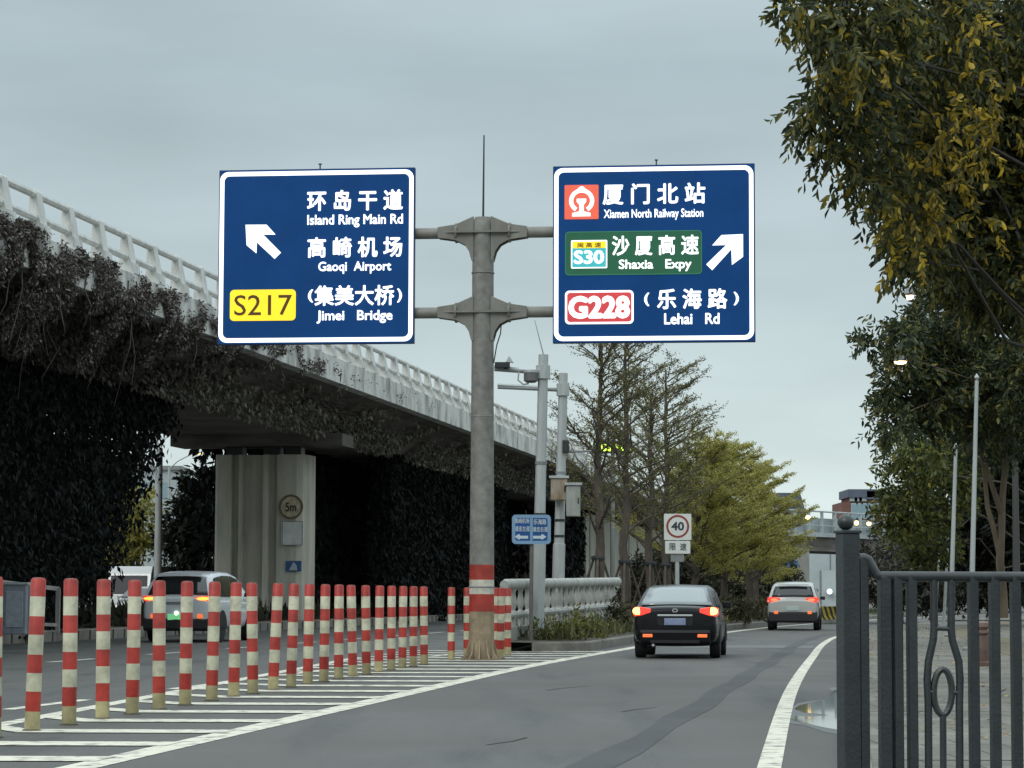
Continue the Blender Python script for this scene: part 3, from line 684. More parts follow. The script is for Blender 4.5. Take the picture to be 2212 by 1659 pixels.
# hedge at the back of the pavement and distant tree belt
hp = []
for i in range(26):
    hp.append((tuple(at(1900 + i * 16, 1240 + rng.normal() * 12, 118 + rng.normal() * 2)), rng.uniform(.9, 1.6)))
tag(leaf_mesh('hedge', *blob_leaves(hp, 90, .28, .2, 10, .4, .6), leafmat('hedge_leaf', [(0, (.020, .022, .018)), (.6, (.06, .062, .05)), (1, (.13, .125, .10))], .8, .1)), 'dull grey green hedge along the far end of the pavement', 'hedge')
bp2 = []
for i in range(60):
    s0 = rng.uniform(55, 230); a0 = rng.uniform(36, 46); bp2.append((tuple(P(s0, a0, rng.uniform(1.0, 6.2))), rng.uniform(1.6, 3.0)))
bp2 = [b for b in bp2 if not (240 < (1106 + b[0][0] / b[0][1] * FPX / K) < 500)]
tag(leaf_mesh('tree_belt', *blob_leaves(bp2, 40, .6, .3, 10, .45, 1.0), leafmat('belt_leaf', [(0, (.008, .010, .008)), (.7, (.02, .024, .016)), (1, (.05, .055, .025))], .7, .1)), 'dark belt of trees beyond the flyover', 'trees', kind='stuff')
gt = [(300, 1090, 40, 112), (285, 1130, 40, 112), (312, 1150, 30, 112), (275, 1170, 40, 112)]
blob_tree('small yellow green tree seen through the gap left of the pier', at(300, 1300, 112), pxblobs(gt, .5), m_lm, .3, 90, at(300, 1130, 112), .12, droop=.2, per=10, twig=.7, name='small_tree')
dt = [(415, 1075, 32, 106), (440, 1040, 30, 106), (420, 1130, 50, 106), (395, 1180, 40, 106), (450, 1200, 50, 106), (455, 1080, 35, 106), (395, 1130, 26, 106)]
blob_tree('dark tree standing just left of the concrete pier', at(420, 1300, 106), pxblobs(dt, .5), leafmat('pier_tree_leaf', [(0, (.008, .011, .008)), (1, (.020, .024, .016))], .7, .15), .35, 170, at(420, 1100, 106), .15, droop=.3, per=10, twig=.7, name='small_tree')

# tiered street trees on the verge
def tier_tree(label, px, Y, base_y, top_y, spread, m, nb, leaf, dense, bark=m_trunk, lean=.15, stakes=True, low=.28, rise=.55):
    b0 = at(px, base_y, Y); tp = at(px + 4, top_y, Y); Hh = tp.z - b0.z
    t = thing('tiered_tree', label, 'tree', b0, 0, 'young street trees on the verge')
    mb = MB(); tr = [b0 + (tp - b0) * f + Vector((rng.normal() * .05, rng.normal() * .05, 0)) for f in np.linspace(0, 1, 9)]
    limb_mesh(mb, tr, .17, .03, 8)
    Pb, D = [], []
    for i in range(nb):
        f = low + (1 - low) * (i / nb) ** .9; p = b0 + (tp - b0) * f
        az = rng.uniform(0, 2 * PI); ln = spread * (1.05 - .62 * (f - low) / (1 - low)) * rng.uniform(.7, 1.15)
        d = Vector((math.cos(az) + lean, math.sin(az) * .9, rise * rng.uniform(.6, 1.4))).normalized()
        q = p + d * ln; br = bent(p, q, 4, .03); limb_mesh(mb, br, .045 * (1.2 - .6 * f), .008, 5)
        for j in range(11):
            ff = rng.uniform(.15, 1); c = p + (q - p) * ff
            sd_ = d.cross(Vector((0, 0, 1))).normalized() * (1 if j % 2 else -1)
            tl = ln * rng.uniform(.25, .5) * (1.15 - .5 * ff)
            td = (d * .8 + sd_ * rng.uniform(.3, 1.0) + Vector((0, 0, .15 * rng.normal()))).normalized()
            e_ = c + td * tl
            mb.tube([c, c + td * tl * .5 + Vector((0, 0, .02)), e_], [.012, .008, .004], 3, caps=False)
            k = int(dense * tl / .5)
            if k:
                u = rng.uniform(.1, 1.05, k); base = np.array(c) + np.outer(u, np.array(e_ - c)) + rng.normal(size=(k, 3)) * np.array([.06, .06, .035])
                Pb.append(base); D.append(unit(np.array(td) * .6 + rng.normal(size=(k, 3)) * .5 + np.array([0, 0, .1])))
    mb.build('trunk', bark, t, world=True, smooth=True)
    Pb = np.concatenate(Pb); D = np.concatenate(D); n = len(Pb)
    leaf_mesh('crown', Pb, D, sideof(D), leaf * rng.uniform(.6, 1.3, n), leaf * .5 * rng.uniform(.7, 1.2, n), m, t)
    if stakes:
        for az in (.5, 2.6, 4.6):
            s0 = b0 + Vector((math.cos(az) * .85, math.sin(az) * .85, -.05)); s1 = b0 + (tp - b0) * .0 + Vector((math.cos(az) * .12, math.sin(az) * .12, 1.9))
            b = MB(); b.tube([s0, s1], [.045, .04], 6); b.build('stake', mat('stake_wood', (.09, .075, .06), .9, var=.3), t, world=True)
        b = MB(); b.lathe([(.2, 1.78), (.21, 1.84), (.2, 1.9)], 10, b0); b.build('tie', m_dark, t, world=True)
    return t
tier_tree('tall nearly bare tree, leftmost of the staked trees on the verge', 1292, 76, 1342, 705, 2.6, m_sp, 44, .085, 11, rise=.8)
tier_tree('tall nearly bare tree second from left, beneath the right hand sign', 1350, 82, 1340, 700, 2.5, m_sp, 42, .085, 12, rise=.85)
tier_tree('thin leafy tree third from left on the verge with crossed stakes', 1405, 88, 1335, 850, 2.7, m_sp, 34, .09, 14, rise=.7)
tier_tree('dark trunked tree fourth from left behind the speed limit sign', 1438, 95, 1330, 800, 2.9, m_sp, 40, .09, 16, lean=.5, rise=.75)
tier_tree('lime green leafy tree just right of the speed limit sign', 1500, 100, 1325, 980, 3.2, m_lm, 48, .08, 76, lean=.2, stakes=False, low=.2, rise=.55)
tier_tree('widest lime green tree above the black sedan', 1565, 106, 1322, 975, 3.3, m_lm, 52, .08, 82, lean=.25, stakes=False, low=.18, rise=.55)
tier_tree('lime green tree between the sedan and the white car', 1618, 113, 1318, 1010, 3.0, m_lm, 46, .085, 72, lean=.25, stakes=False, low=.18, rise=.5)
tier_tree('smallest green tree leaning over the white car at the end of the row', 1632, 122, 1315, 1075, 2.2, m_lm, 34, .085, 44, lean=.35, stakes=False, low=.16, rise=.45)
# undergrowth on the verge
hp = [(tuple(at(1395 + i * 9 + rng.normal() * 4, rng.uniform(1225, 1315), 138 + rng.normal() * 2.5)), rng.uniform(1.0, 1.7)) for i in range(34)]
tag(leaf_mesh('hedge', *blob_leaves(hp, 90, .26, .2, 10, .4, .6), leafmat('dark_hedge_leaf', [(0, (.012, .014, .010)), (.7, (.035, .036, .022)), (1, (.09, .085, .05))], .8, .1)), 'dark hedge closing the view behind the lime green trees', 'hedge')
def shrub(label, px, py, Y, r, m, leaf=.11, dens=160, name='shrub', cat='shrub', nb=7):
    b0 = at(px, py, Y); bl = []
    for i in range(nb):
        bl.append((tuple(b0 + Vector((rng.normal() * r * .7, rng.normal() * r * .5, r * rng.uniform(.35, .9)))), r * rng.uniform(.45, .75)))
    t = thing(name, label, cat, b0)
    leaf_mesh('foliage', *blob_leaves(bl, dens, leaf, -.1, 9, .4, .22), m, t)
    mb = MB()
    for c, rr in bl: limb_mesh(mb, bent(b0, c, 3, .05), .018, .006, 4)
    mb.build('stem', m_trunk, t, world=True)
    return t
m_sh = leafmat('shrub_leaf', [(0, (.04, .055, .018)), (.5, (.10, .115, .03)), (.85, (.19, .18, .04)), (1, (.30, .24, .05))], .55, .3)
shrub('yellow green shrub at the foot of the white camera pole', 1185, 1392, 57.5, .36, m_sh)
shrub('bright shrub between the two white camera poles', 1225, 1386, 59, .42, m_sh)
shrub('low green shrub right of the second camera pole', 1262, 1380, 62, .40, m_sh)
shrub('small green shrub near the staked tree', 1292, 1372, 66, .30, m_sh)
m_db = leafmat('dull_leaf', [(0, (.025, .028, .018)), (.6, (.06, .06, .03)), (1, (.12, .11, .05))], .7, .2)
for i, (x, l) in enumerate(((1335, 'dull bush between the crossed tree stakes'), (1600, 'dull bush on the kerb right of the black sedan'), (1640, 'dull bush left of the white car on the kerb'), (1560, 'dull bush half hidden by the black sedan'))):
    shrub(l, x, 1362 if x < 1500 else 1340, 70 if x < 1500 else 96, .62, m_db, .14, 120)
n = 9000
yy = rng.uniform(57, 150, n); ff = rng.uniform(0, 1, n)
xx = np.array([vl(y) + .2 + (vr(y) - .25 - vl(y) - .2) * f for y, f in zip(yy, ff)])
D = unit(np.array([0, 0, 1.]) + rng.normal(size=(n, 3)) * .45)
tag(leaf_mesh('grass', np.stack([xx, yy, np.full(n, .2) + np.minimum(.25, (yy - 55) * .012) * (1 - ff)], 1), D, sideof(D), rng.uniform(.15, .5, n), rng.uniform(.03, .07, n), leafmat('grass_blade', [(0, (.04, .05, .02)), (.7, (.10, .10, .04)), (1, (.2, .17, .08))], .7, .2)), 'rough grass and weeds on the verge', 'grass', kind='stuff')
n = 7000
s_ = rng.uniform(50, 160, n); a_ = rng.uniform(21.9, 26, n)
D = unit(np.array([0, 0, 1.]) + rng.normal(size=(n, 3)) * .6)
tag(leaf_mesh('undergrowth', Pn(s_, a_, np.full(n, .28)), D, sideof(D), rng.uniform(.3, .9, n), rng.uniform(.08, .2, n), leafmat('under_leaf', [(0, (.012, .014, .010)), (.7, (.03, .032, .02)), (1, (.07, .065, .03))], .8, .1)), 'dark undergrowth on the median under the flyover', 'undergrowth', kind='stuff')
n = 2600
yy = rng.uniform(20, 90, n); xx = np.array([XP(y) for y in yy]) + .3 + rng.exponential(2.6, n)
D = unit(rng.normal(size=(n, 3)) * np.array([1, 1, .12]))
tag(leaf_mesh('leaf_litter', np.stack([xx, yy, np.full(n, .135)], 1), D, unit(np.cross(D, np.array([0, 0, 1.]))), rng.uniform(.06, .13, n), rng.uniform(.03, .06, n), leafmat('litter', [(0, (.12, .08, .03)), (.6, (.28, .19, .05)), (1, (.42, .30, .06))], .8, .1)), 'yellow fallen leaves scattered on the right pavement', 'leaves', kind='stuff')

# ------------------------------------------------------------------ sign gantry
GY = 48.6
gb = g(1040, 1426)
GY = gb.y
GR = -.113
gan = thing('sign_gantry', 'thick grey steel sign pole with red and white bands and two pairs of cross arms', 'sign gantry', gb, GR)
GM = TM[gan.name]
def gz(px, py): return at(px, py, GY).z
zs = {k: gz(1045, y) for k, y in dict(r0=1322, w0=1285, r1=1253, r2=1221).items()}
cream = (.46, .43, .36); redp = (.36, .035, .022)
m_gp = bandmat('banded_pole', [(0, (.30, .235, .15)), (zs['r0'], redp), (zs['w0'], (.55, .52, .44)), (zs['r1'], redp), (zs['r2'], (.215, .21, .19))], .55)
PT = gz(1050, 470)
mb = MB(); mb.lathe([(.235, 0), (.232, 1.2), (.215, 4), (.20, PT - .35), (.20, PT - .12), (.16, PT)], 24); mb.build('pole', m_gp, gan, smooth=True, ang=50)
mb = MB(); mb.lathe([(.40, 0), (.40, .03), (.24, .03)], 20); mb.build('base_plate', mat('rusty_plate', (.16, .12, .08), .8, var=.3), gan)
for k in range(12):
    a = 2 * PI * k / 12; d = Vector((math.cos(a), math.sin(a), 0)); q = Vector((-d.y, d.x, 0))
    mb = MB(); mb.prism([d * .22 + Vector((0, 0, .03)) - q * .01, d * .385 + Vector((0, 0, .03)) - q * .01, d * .30 + Vector((0, 0, .12)) - q * .01, d * .22 + Vector((0, 0, .42)) - q * .01], q * .02)
    mb.build('gusset', mat('gusset_tan', (.27, .215, .14), .7, var=.25), gan)
mb = MB(); mb.lathe([(.238, zs['w0'] + .13), (.243, zs['w0'] + .145), (.238, zs['w0'] + .16)], 20); mb.build('strap', m_grey, gan)
for zz in (gz(1048, 590), gz(1045, 900), gz(1045, 1060)):
    mb = MB(); mb.lathe([(.214, zz - .012), (.219, zz), (.214, zz + .012)], 20); mb.build('seam', m_steel, gan)
PXM = FPX / GY / K                    # photo px per metre at the pole
ZA = (gz(1050, 503), gz(1047, 675))
for za in ZA:
    for sgn in (-1, 1):
        mb = MB(); mb.tube([(sgn * .2, 0, za), (sgn * 4.4, 0, za)], .105, 14); mb.build('crossarm', m_steel, gan, smooth=True)
        # flared bracket with ribs
        mb = MB()
        x0, x1, xf = .17, .84, .50
        for yy in (-.13, .13):
            mb.prism([Vector((sgn * .16, yy - .012, za + .30)), Vector((sgn * xf, yy - .012, za + .15)), Vector((sgn * x1, yy - .012, za + .10)), Vector((sgn * x1, yy - .012, za - .10)), Vector((sgn * xf, yy - .012, za - .15)), Vector((sgn * .33, yy - .012, za - .24)), Vector((sgn * .25, yy - .012, za - .36)), Vector((sgn * .20, yy - .012, za - .54)), Vector((sgn * .16, yy - .012, za - .54))], (0, .024, 0))
        mb.prism([Vector((sgn * .05, -.21, za - .015)), Vector((sgn * xf, -.19, za - .015)), Vector((sgn * x1, -.12, za - .015)), Vector((sgn * x1, .12, za - .015)), Vector((sgn * xf, .19, za - .015)), Vector((sgn * .05, .21, za - .015))], (0, 0, .03))
        mb.build('bracket', m_steel, gan, bevel=.006)
        mb = MB(); mb.lathe([(.19, -.025), (.19, .025)], 16, (sgn * xf, 0, za), 'x'); mb.build('flange', m_steel, gan, bevel=.008)
    mb = MB(); mb.box((0, -.215, za), (.5, .012, .018)); mb.build('tie_plate', m_steel, gan)
tp = at(1053.5, 292, GY)
mb = MB(); mb.tube([(0, 0, PT - .02), (0.01, 0, tp.z)], [.022, .014], 6); mb.build('lightning_rod', m_dark, gan)
c0 = Vector((.36, -.05, ZA[1] - .15)); mb = MB(); mb.tube([c0, c0 + Vector((-.02, 0, -.25)), Vector((.27, -.05, ZA[1] - .62)), Vector((.215, -.05, ZA[1] - .95))], .012, 6); mb.build('cable', m_dark, gan)

# direction signs (local frame of the gantry: x along the arms, -y towards the road user)
def corner(px, py):
    """pixel -> local (x, z) on the sign plane y = -0.2 in the gantry frame"""
    d = ray(px, py); o_ = GM.inverted() @ Vector((0, 0, CH)); dl = GM.inverted().to_3x3() @ d
    k = (-.2 - o_.y) / dl.y; q = o_ + dl * k; return q.x, q.z
class Sign:
    def __init__(s, label, cq, quad):
        cs = [corner(*c) for c in cq]
        s.x0 = (cs[0][0] + cs[3][0]) / 2; s.x1 = (cs[1][0] + cs[2][0]) / 2; s.z1 = (cs[0][1] + cs[1][1]) / 2; s.z0 = (cs[2][1] + cs[3][1]) / 2
        s.q = quad
        s.t = thing('direction_sign', label, 'road sign', GM @ Vector(((s.x0 + s.x1) / 2, 0, s.z0)), GR)
        s.ox = (s.x0 + s.x1) / 2; s.w = s.x1 - s.x0; s.h = s.z1 - s.z0
        mb = MB(); mb.box((0, -.14, s.h / 2), (s.w / 2, .06, s.h / 2)); mb.build('frame', m_frame, s.t, bevel=.01)
        mb = MB(); plate(mb, rrect(-s.w/2 + .012, .012, s.w/2 - .012, s.h - .012, .05), -.206, -.2005); mb.build('panel', m_blue, s.t)
        for zz in (.9, 2.4):
            mb = MB(); mb.box((0, -.055, zz), (s.w / 2 - .2, .024, .04)); mb.build('stiffener', m_steel, s.t)
        mb = MB(); mb.box((.05, -.12, s.h + .05), (.012, .012, .05)); mb.box((.05, -.12, s.h + .1), (.03, .02, .01)); mb.build('lifting_lug', m_dark, s.t)
    def p(s, x, y):
        TL, TR, BR, BL = s.q
        fy = (y - TL[1]) / (BL[1] - TL[1]); L_ = TL[0] + (BL[0] - TL[0]) * fy; R_ = TR[0] + (BR[0] - TR[0]) * fy
        u = (x - L_) / (R_ - L_)
        T = TL[1] + (TR[1] - TL[1]) * u; B = BL[1] + (BR[1] - BL[1]) * u
        v = (y - T) / (B - T)
        return (-s.w / 2 + u * s.w, s.h * (1 - v))
    def box(s, x0, y0, x1, y1):
        cx, cy = (x0 + x1) / 2, (y0 + y1) / 2
        a = s.p(x0, cy)[0]; b = s.p(x1, cy)[0]; c = s.p(cx, y1)[1]; d = s.p(cx, y0)[1]
        return (a, c, b, d)
    def text(s, body, x0, y0, x1, y1, m=None, parent=None, y=-.214, bold=.012):
        return lettering(body, s.box(x0, y0, x1, y1), y, m or m_lit, parent=parent or s.t, bold=bold)
    def border(s, w_, inset):
        mb = MB(); O = rrect(-s.w/2 + inset[0], inset[1], s.w/2 - inset[0], s.h - inset[1], .16); I = rrect(-s.w/2 + inset[0] + w_, inset[1] + w_, s.w/2 - inset[0] - w_, s.h - inset[1] - w_, .10)
        ringprism(mb, O, I, -.213, -.207); mb.build('border', m_lit, s.t)
    def arrow(s, pts):
        mb = MB(); plate(mb, [s.p(*q) for q in pts], -.213, -.207); mb.build('arrow', m_lit, s.t)
    def badge(s, x0, y0, x1, y1, m, name='route_badge', r=.05, y=(-.213, -.207)):
        b = s.box(x0, y0, x1, y1); mb = MB(); plate(mb, rrect(*b, r), *y); return mb.build(name, m, s.t), b
def ringpart(b, w_, m, parent, y0, y1, r=.05, name='badge_rim'):
    mb = MB(); ringprism(mb, rrect(*b, r), rrect(b[0] + w_, b[1] + w_, b[2] - w_, b[3] - w_, max(.01, r - w_ * .6)), y0, y1); return mb.build(name, m, parent)
A = Sign('left blue road sign with arrow pointing up left, Chinese text and yellow S217 badge', [(475.5, 366), (897, 363), (893.5, 742), (467.5, 745)], [(85, 125), (1745, 108), (1730, 1612), (48, 1620)])
A.border(.082, (.022, .04))
A.arrow([(305, 595), (485, 595), (560, 680), (455, 680), (605, 835), (550, 888), (400, 745), (395, 840), (312, 770)])
A.text('环 岛 干 道', 832, 300, 1643, 478, bold=.028)
A.text('Island Ring Main Rd', 832, 510, 1643, 622, bold=.022)
A.text('高 崎 机 场', 832, 702, 1636, 878, bold=.026)
A.text('Gaoqi  Airport', 922, 912, 1542, 1018, bold=.022)
A.text('(', 832, 1150, 878, 1262, bold=.03); A.text(')', 1590, 1145, 1632, 1265, bold=.03)
A.text('集美大桥', 888, 1115, 1566, 1290, bold=.022)
A.text('Jimei   Bridge', 905, 1328, 1550, 1440, bold=.022)
b_, bb = A.badge(163, 1150, 727, 1415, m_yel, r=.08)
A.text('S217', 200, 1195, 695, 1370, m_brown, b_, y=-.216, bold=.004)
B = Sign('right blue road sign with railway emblem, green S30 strip, red G228 badge and arrow', [(1195.5, 360), (1631, 351.5), (1631, 739), (1193, 741)], [(110, 90), (1828, 62), (1828, 1590), (100, 1597)])
B.border(.08, (.024, .04))
B.arrow([(1727, 672), (1727, 865), (1632, 935), (1628, 800), (1465, 980), (1415, 930), (1585, 765), (1465, 768), (1545, 680)])
B.text('厦 门 北 站', 535, 235, 1410, 415, bold=.026)
B.text('Xiamen North Railway Station', 545, 455, 1392, 552, bold=.016)
gb_, bb = B.badge(210, 643, 1380, 1018, m_green, 'green_strip', r=.07)
ringpart(bb, .02, mat('strip_rim', (.02, .16, .09), .5, emit=(.03, .2, .12), estr=.15), gb_, -.2155, -.2135, .07, 'strip_rim')
B.text('沙 厦 高 速', 612, 680, 1352, 852, parent=gb_, y=-.217, bold=.024)
B.text('Shaxia   Expy', 670, 885, 1290, 990, parent=gb_, y=-.217, bold=.022)
sb, bb = B.badge(262, 722, 572, 962, m_cyan, 'route_badge', .02, (-.2165, -.2135))
mb = MB(); yb = B.box(275, 735, 560, 790); plate(mb, rrect(*yb, .01), -.2185, -.217); mb.build('yellow_band', m_yel, sb)
ringpart(bb, .022, m_lit, sb, -.2195, -.217, .02)
B.text('闽 高 速', 318, 742, 520, 785, m_brown, sb, y=-.221, bold=.02)
B.text('S30', 285, 808, 545, 925, m_lit, sb, y=-.221, bold=.035)
rb, bb = B.badge(208, 1150, 795, 1435, m_red, r=.08)
ringpart(bb, .038, m_lit, rb, -.216, -.2135, .08)
B.text('G228', 235, 1195, 765, 1390, parent=rb, y=-.217, bold=.05)
B.text('(', 885, 1170, 930, 1285, bold=.03); B.text(')', 1645, 1165, 1690, 1280, bold=.03)
B.text('乐 海 路', 995, 1135, 1592, 1310, bold=.026)
B.text('Lehai   Rd', 1055, 1345, 1525, 1440, bold=.022)
em, bb = B.badge(208, 250, 500, 543, m_ored, 'railway_emblem', .02)
def ep(x, y):   # emblem coordinates measured on a close view
    return (bb[0] + (x - 55) / 865 * (bb[2] - bb[0]), bb[3] - (y - 600) / 895 * (bb[3] - bb[1]))
pts = []
for i in range(41):
    a = math.radians(-58 + 296 * i / 40); r_ = 318
    if abs(math.degrees(a) - 90) < 15: r_ = 318 + 60 * (1 - (abs(math.degrees(a) - 90) / 15) ** 2 * .75)
    pts.append(ep(490 + r_ * math.cos(a), 1015 - r_ * math.sin(a)))
inn = [ep(490 + 214 * math.cos(math.radians(-58 + 296 * i / 40)), 1015 - 214 * math.sin(math.radians(-58 + 296 * i / 40))) for i in range(41)]
mb = MB(); n_ = 41
mb.loft([[Vector((o_[0], -.217, o_[1])), Vector((o_[0], -.2135, o_[1])), Vector((i_[0], -.2135, i_[1])), Vector((i_[0], -.217, i_[1]))] for o_, i_ in zip(pts, inn)])
plate(mb, [ep(*q) for q in ((365, 960), (605, 960), (605, 1040), (545, 1120), (545, 1290), (715, 1335), (715, 1420), (250, 1420), (250, 1335), (430, 1290), (430, 1120), (365, 1040))], -.217, -.2135)
mb.build('symbol', m_lit, em)

# ------------------------------------------------------------------ striped bollards
bred = (.42, .040, .028); bcr = (.56, .545, .40)
BH = 1.33
m_bol = bandmat('bollard_stripes', [(0, (.42, .37, .20)), (.17, bred), (.335, bcr), (.50, bred), (.665, bcr), (.83, bred), (.995, bcr), (1.165, bred)], .45)
def bollard(label, loc, src=None):
    if src: return dup(src, loc, rng.uniform(0, 6), label)
    t = thing('striped_bollard', label, 'bollard', loc, 0, 'red and cream striped bollards')
    mb = MB(); mb.lathe([(.064, .012), (.067, .02), (.067, BH - .015), (.060, BH)], 20); mb.build('post', m_bol, t, smooth=True, ang=50)
    mb = MB(); mb.lathe([(.085, 0), (.085, .012), (.064, .02)], 16); mb.build('base_flange', mat('bollard_base', (.10, .09, .06), .8, var=.3), t)
    mb = MB(); mb.lathe([(.060, BH), (.054, BH + .008), (.02, BH + .012)], 16); mb.build('cap', mat('bollard_cap', (.20, .045, .03), .6, var=.2), t)
    return t
bx = [-7, 146, 293, 425, 543, 649, 753, 858, 945, 1022, 1101, 1173, 1239, 1303, 1362, 1419, 1473, 1521, 1571, 1615, 1659, 1702, 1809, 1872]
od = 'first second third fourth fifth sixth seventh eighth ninth tenth eleventh twelfth thirteenth fourteenth fifteenth sixteenth seventeenth eighteenth nineteenth twentieth twenty-first twenty-second'.split()
b0 = None
for i, x in enumerate(bx):
    k = (x / 4 - 512) / FPX
    Y = -6.98 / (k - .122); X = k * Y
    lab = f'red and cream striped bollard, {od[i]} from the left in the long row' if i < 22 else ('striped bollard standing alone just left of the thick sign pole' if i == 22 else 'striped bollard half hidden behind the thick sign pole')
    b = bollard(lab, (X, Y, 0), b0)
    b0 = b0 or b
    b.rotation_euler = (rng.normal() * .014, rng.normal() * .014, rng.uniform(0, 6))
for x, y, l in ((1978, 2631, 'leftmost striped bollard of the three right of the sign pole'), (2003, 2634, 'middle striped bollard of the three right of the sign pole'), (2031, 2623, 'rightmost striped bollard of the three, beside the white balustrade')):
    bollard(l, g(x * .54004, y * .54004), b0)

# ------------------------------------------------------------------ white balustrade on the verge
ba, bb2 = Vector((-.12, 56.3, .2)), Vector((2.95, 72.5, .38))
bal = thing('balustrade', 'white concrete balustrade with round top rail beside the camera poles', 'balustrade', ba)
dv = (bb2 - ba); nb_ = 19; du = dv.normalized(); dn = Vector((-du.y, du.x, 0))
mb = MB(); mb.tube([ba + Vector((0, 0, 1.22)) - du * .18, ba + Vector((0, 0, 1.23)) + du * .1, bb2 + Vector((0, 0, 1.2))], [.10, .12, .12], 10); mb.build('top_rail', m_bal, bal, world=True, smooth=True)
mb = MB(); mb.tube([ba + Vector((0, 0, .56)), bb2 + Vector((0, 0, .54))], .075, 8); mb.build('lower_rail', m_bal, bal, world=True, smooth=True)
mb = MB(); mb.box(ba + Vector((0, 0, .52)), (.11, .11, .55)); mb.build('end_post', m_bal, bal, world=True, bevel=.015)
mb = MB(); mb.box(ba + Vector((.02, -.125, .12)), (.075, .012, .3)); mb.build('post_plate', mat('post_plate', (.55, .56, .5), .6, var=.1), bal, world=True)
for i in range(1, nb_):
    c = ba + dv * (i / nb_)
    mb = MB(); mb.lathe([(.06, .3), (.06, .5), (.07, .62), (.045, .66), (.075, .76), (.085, .84), (.06, .95), (.045, 1.04), (.075, 1.12)], 8, c); mb.build('baluster', m_bal, bal, world=True, smooth=True)
mb = MB(); mb.box((ba + bb2) / 2 + Vector((0, 0, .15)), (.09, dv.length / 2, .15), (dn * -1, du, Vector((0, 0, 1)))); mb.build('plinth', m_conc, bal, world=True)

# ------------------------------------------------------------------ camera poles
def camera_pole(label, px, top_y, Y, arm_y, arm_px, ry):
    b0 = g(px, 1400, .2); b0 = at(px, 1398, Y); b0.z = .18
    t = thing('camera_pole', label, 'camera pole', b0)
    tp = at(px + 14, top_y, Y)
    h = tp.z - b0.z; lean = tp.x - b0.x
    f = lambda z: Vector((lean * z / h, 0, z))
    mb = MB(); mb.tube([f(0), f(h * .35), f(h * .352), f(h)], [.155, .15, .125, .11], 8); mb.build('pole', m_galv, t)
    mb = MB(); mb.box((0, 0, .02), (.2, .2, .02)); mb.build('base_plate', m_grey, t)
    for k in (.38, .44, .62): mb = MB(); p = f(h * k); mb.lathe([(.135, -.03), (.135, .03)], 10, p); mb.build('band', m_dark if k < .5 else m_grey, t)
    za = at(px, arm_y, Y).z - b0.z; xa = at(arm_px, arm_y, Y).x - b0.x
    mb = MB(); p = f(za); mb.tube([p + Vector((-.08, 0, 0)), Vector((xa, -.15, za + .04))], [.05, .035], 8); mb.build('arm', m_grey, t)
    mb = MB(); mb.tube([p + Vector((-.55, -.02, .06)), Vector((xa, -.15, za + .10))], .045, 6); mb.build('conduit', m_galv, t)
    mb = MB(); mb.lathe([(.16, -.15), (.16, .15)], 10, p); mb.build('clamp', m_galv, t)
    return t, b0, f, za, xa, h
t, b0, f, za, xa, h = camera_pole('taller white camera pole with long arm carrying two cameras', 1160, 766, 58, 804, 1068, 0)
q = at(1090, 790, 58) - b0; q.y = -.15
mb = MB(); mb.tube([Vector((q.x + .02, -.15, za + .05)), Vector((q.x + .02, -.15, q.z))], .03, 6); mb.box(Vector((q.x - .05, -.15, q.z)), (.17, .09, .065)); mb.build('camera', m_dark, t, bevel=.015)
mb = MB(); mb.prism([Vector((q.x + .03, -.24, q.z + .07)), Vector((q.x + .2, -.24, q.z + .05)), Vector((q.x + .1, -.24, q.z + .2))], (0, .16, 0)); mb.build('camera_hood', m_galv, t)
q = at(1142, 812, 58) - b0
mb = MB(); mb.tube([Vector((q.x - .22, -.1, za)), Vector((q.x - .24, -.1, q.z - .1)), Vector((q.x - .12, -.1, q.z - .2)), Vector((q.x, -.1, q.z - .18))], .02, 6); mb.build('camera_bracket', m_galv, t)
mb = MB(); mb.lathe([(.10, -.16), (.16, -.12), (.16, .06)], 12, Vector((q.x + .05, -.1, q.z))); mb.build('dome_camera', mat('camera_body', (.12, .125, .12), .5), t)
mb = MB(); mb.lathe([(.17, .06), (.17, .12), (.05, .15)], 12, Vector((q.x + .05, -.1, q.z))); mb.build('dome_cover', m_galv, t)
mb = MB(); tp = f(h); mb.tube([tp, tp + Vector((-.20, 0, .78))], [.014, .006], 5); mb.build('lightning_rod', m_grey, t)
t, b0, f, za, xa, h = camera_pole('shorter white camera pole carrying rusty equipment boxes', 1203, 806, 64, 842, 1075, 0)
for (x, y, w_, hh, m) in ((1207, 1058, .20, .27, mat('rusty_box', (.34, .32, .26), .7, c2=(.22, .12, .05), scale=4, stretch=(1, 1, .4))), (1237, 1084, .17, .38, mat('grey_box', (.36, .38, .36), .6, c2=(.24, .25, .22), scale=4, stretch=(1, 1, .4)))):
    q = at(x, y, 64) - b0; mb = MB(); yb_ = -.25 if x < 1220 else -.62; mb.box(Vector((q.x, yb_, q.z)), (w_, .16, hh)); bx_ = mb.build('equipment_box', m, t, bevel=.02)
    mb = MB(); mb.box(Vector((q.x, yb_, q.z + hh + .03)), (w_ + .04, .2, .03)); mb.build('box_hood', m_galv, bx_)
    mb = MB(); mb.box(Vector((q.x + w_ * .7, yb_ - .167, q.z)), (.015, .008, .07)); mb.build('box_handle', m_dark, bx_)
q = at(1222, 965, 64) - b0
mb = MB(); mb.box(Vector((q.x, -.1, q.z)), (.08, .08, .16)); mb.build('loudspeaker', m_dark, t, bevel=.02)
q = at(1260, 950, 64) - b0
mb = MB(); mb.tube([Vector((f(4).x, 0, q.z - .3)), Vector((q.x + .2, 0, q.z - .28))], .03, 6); mb.build('side_arm', m_grey, t)

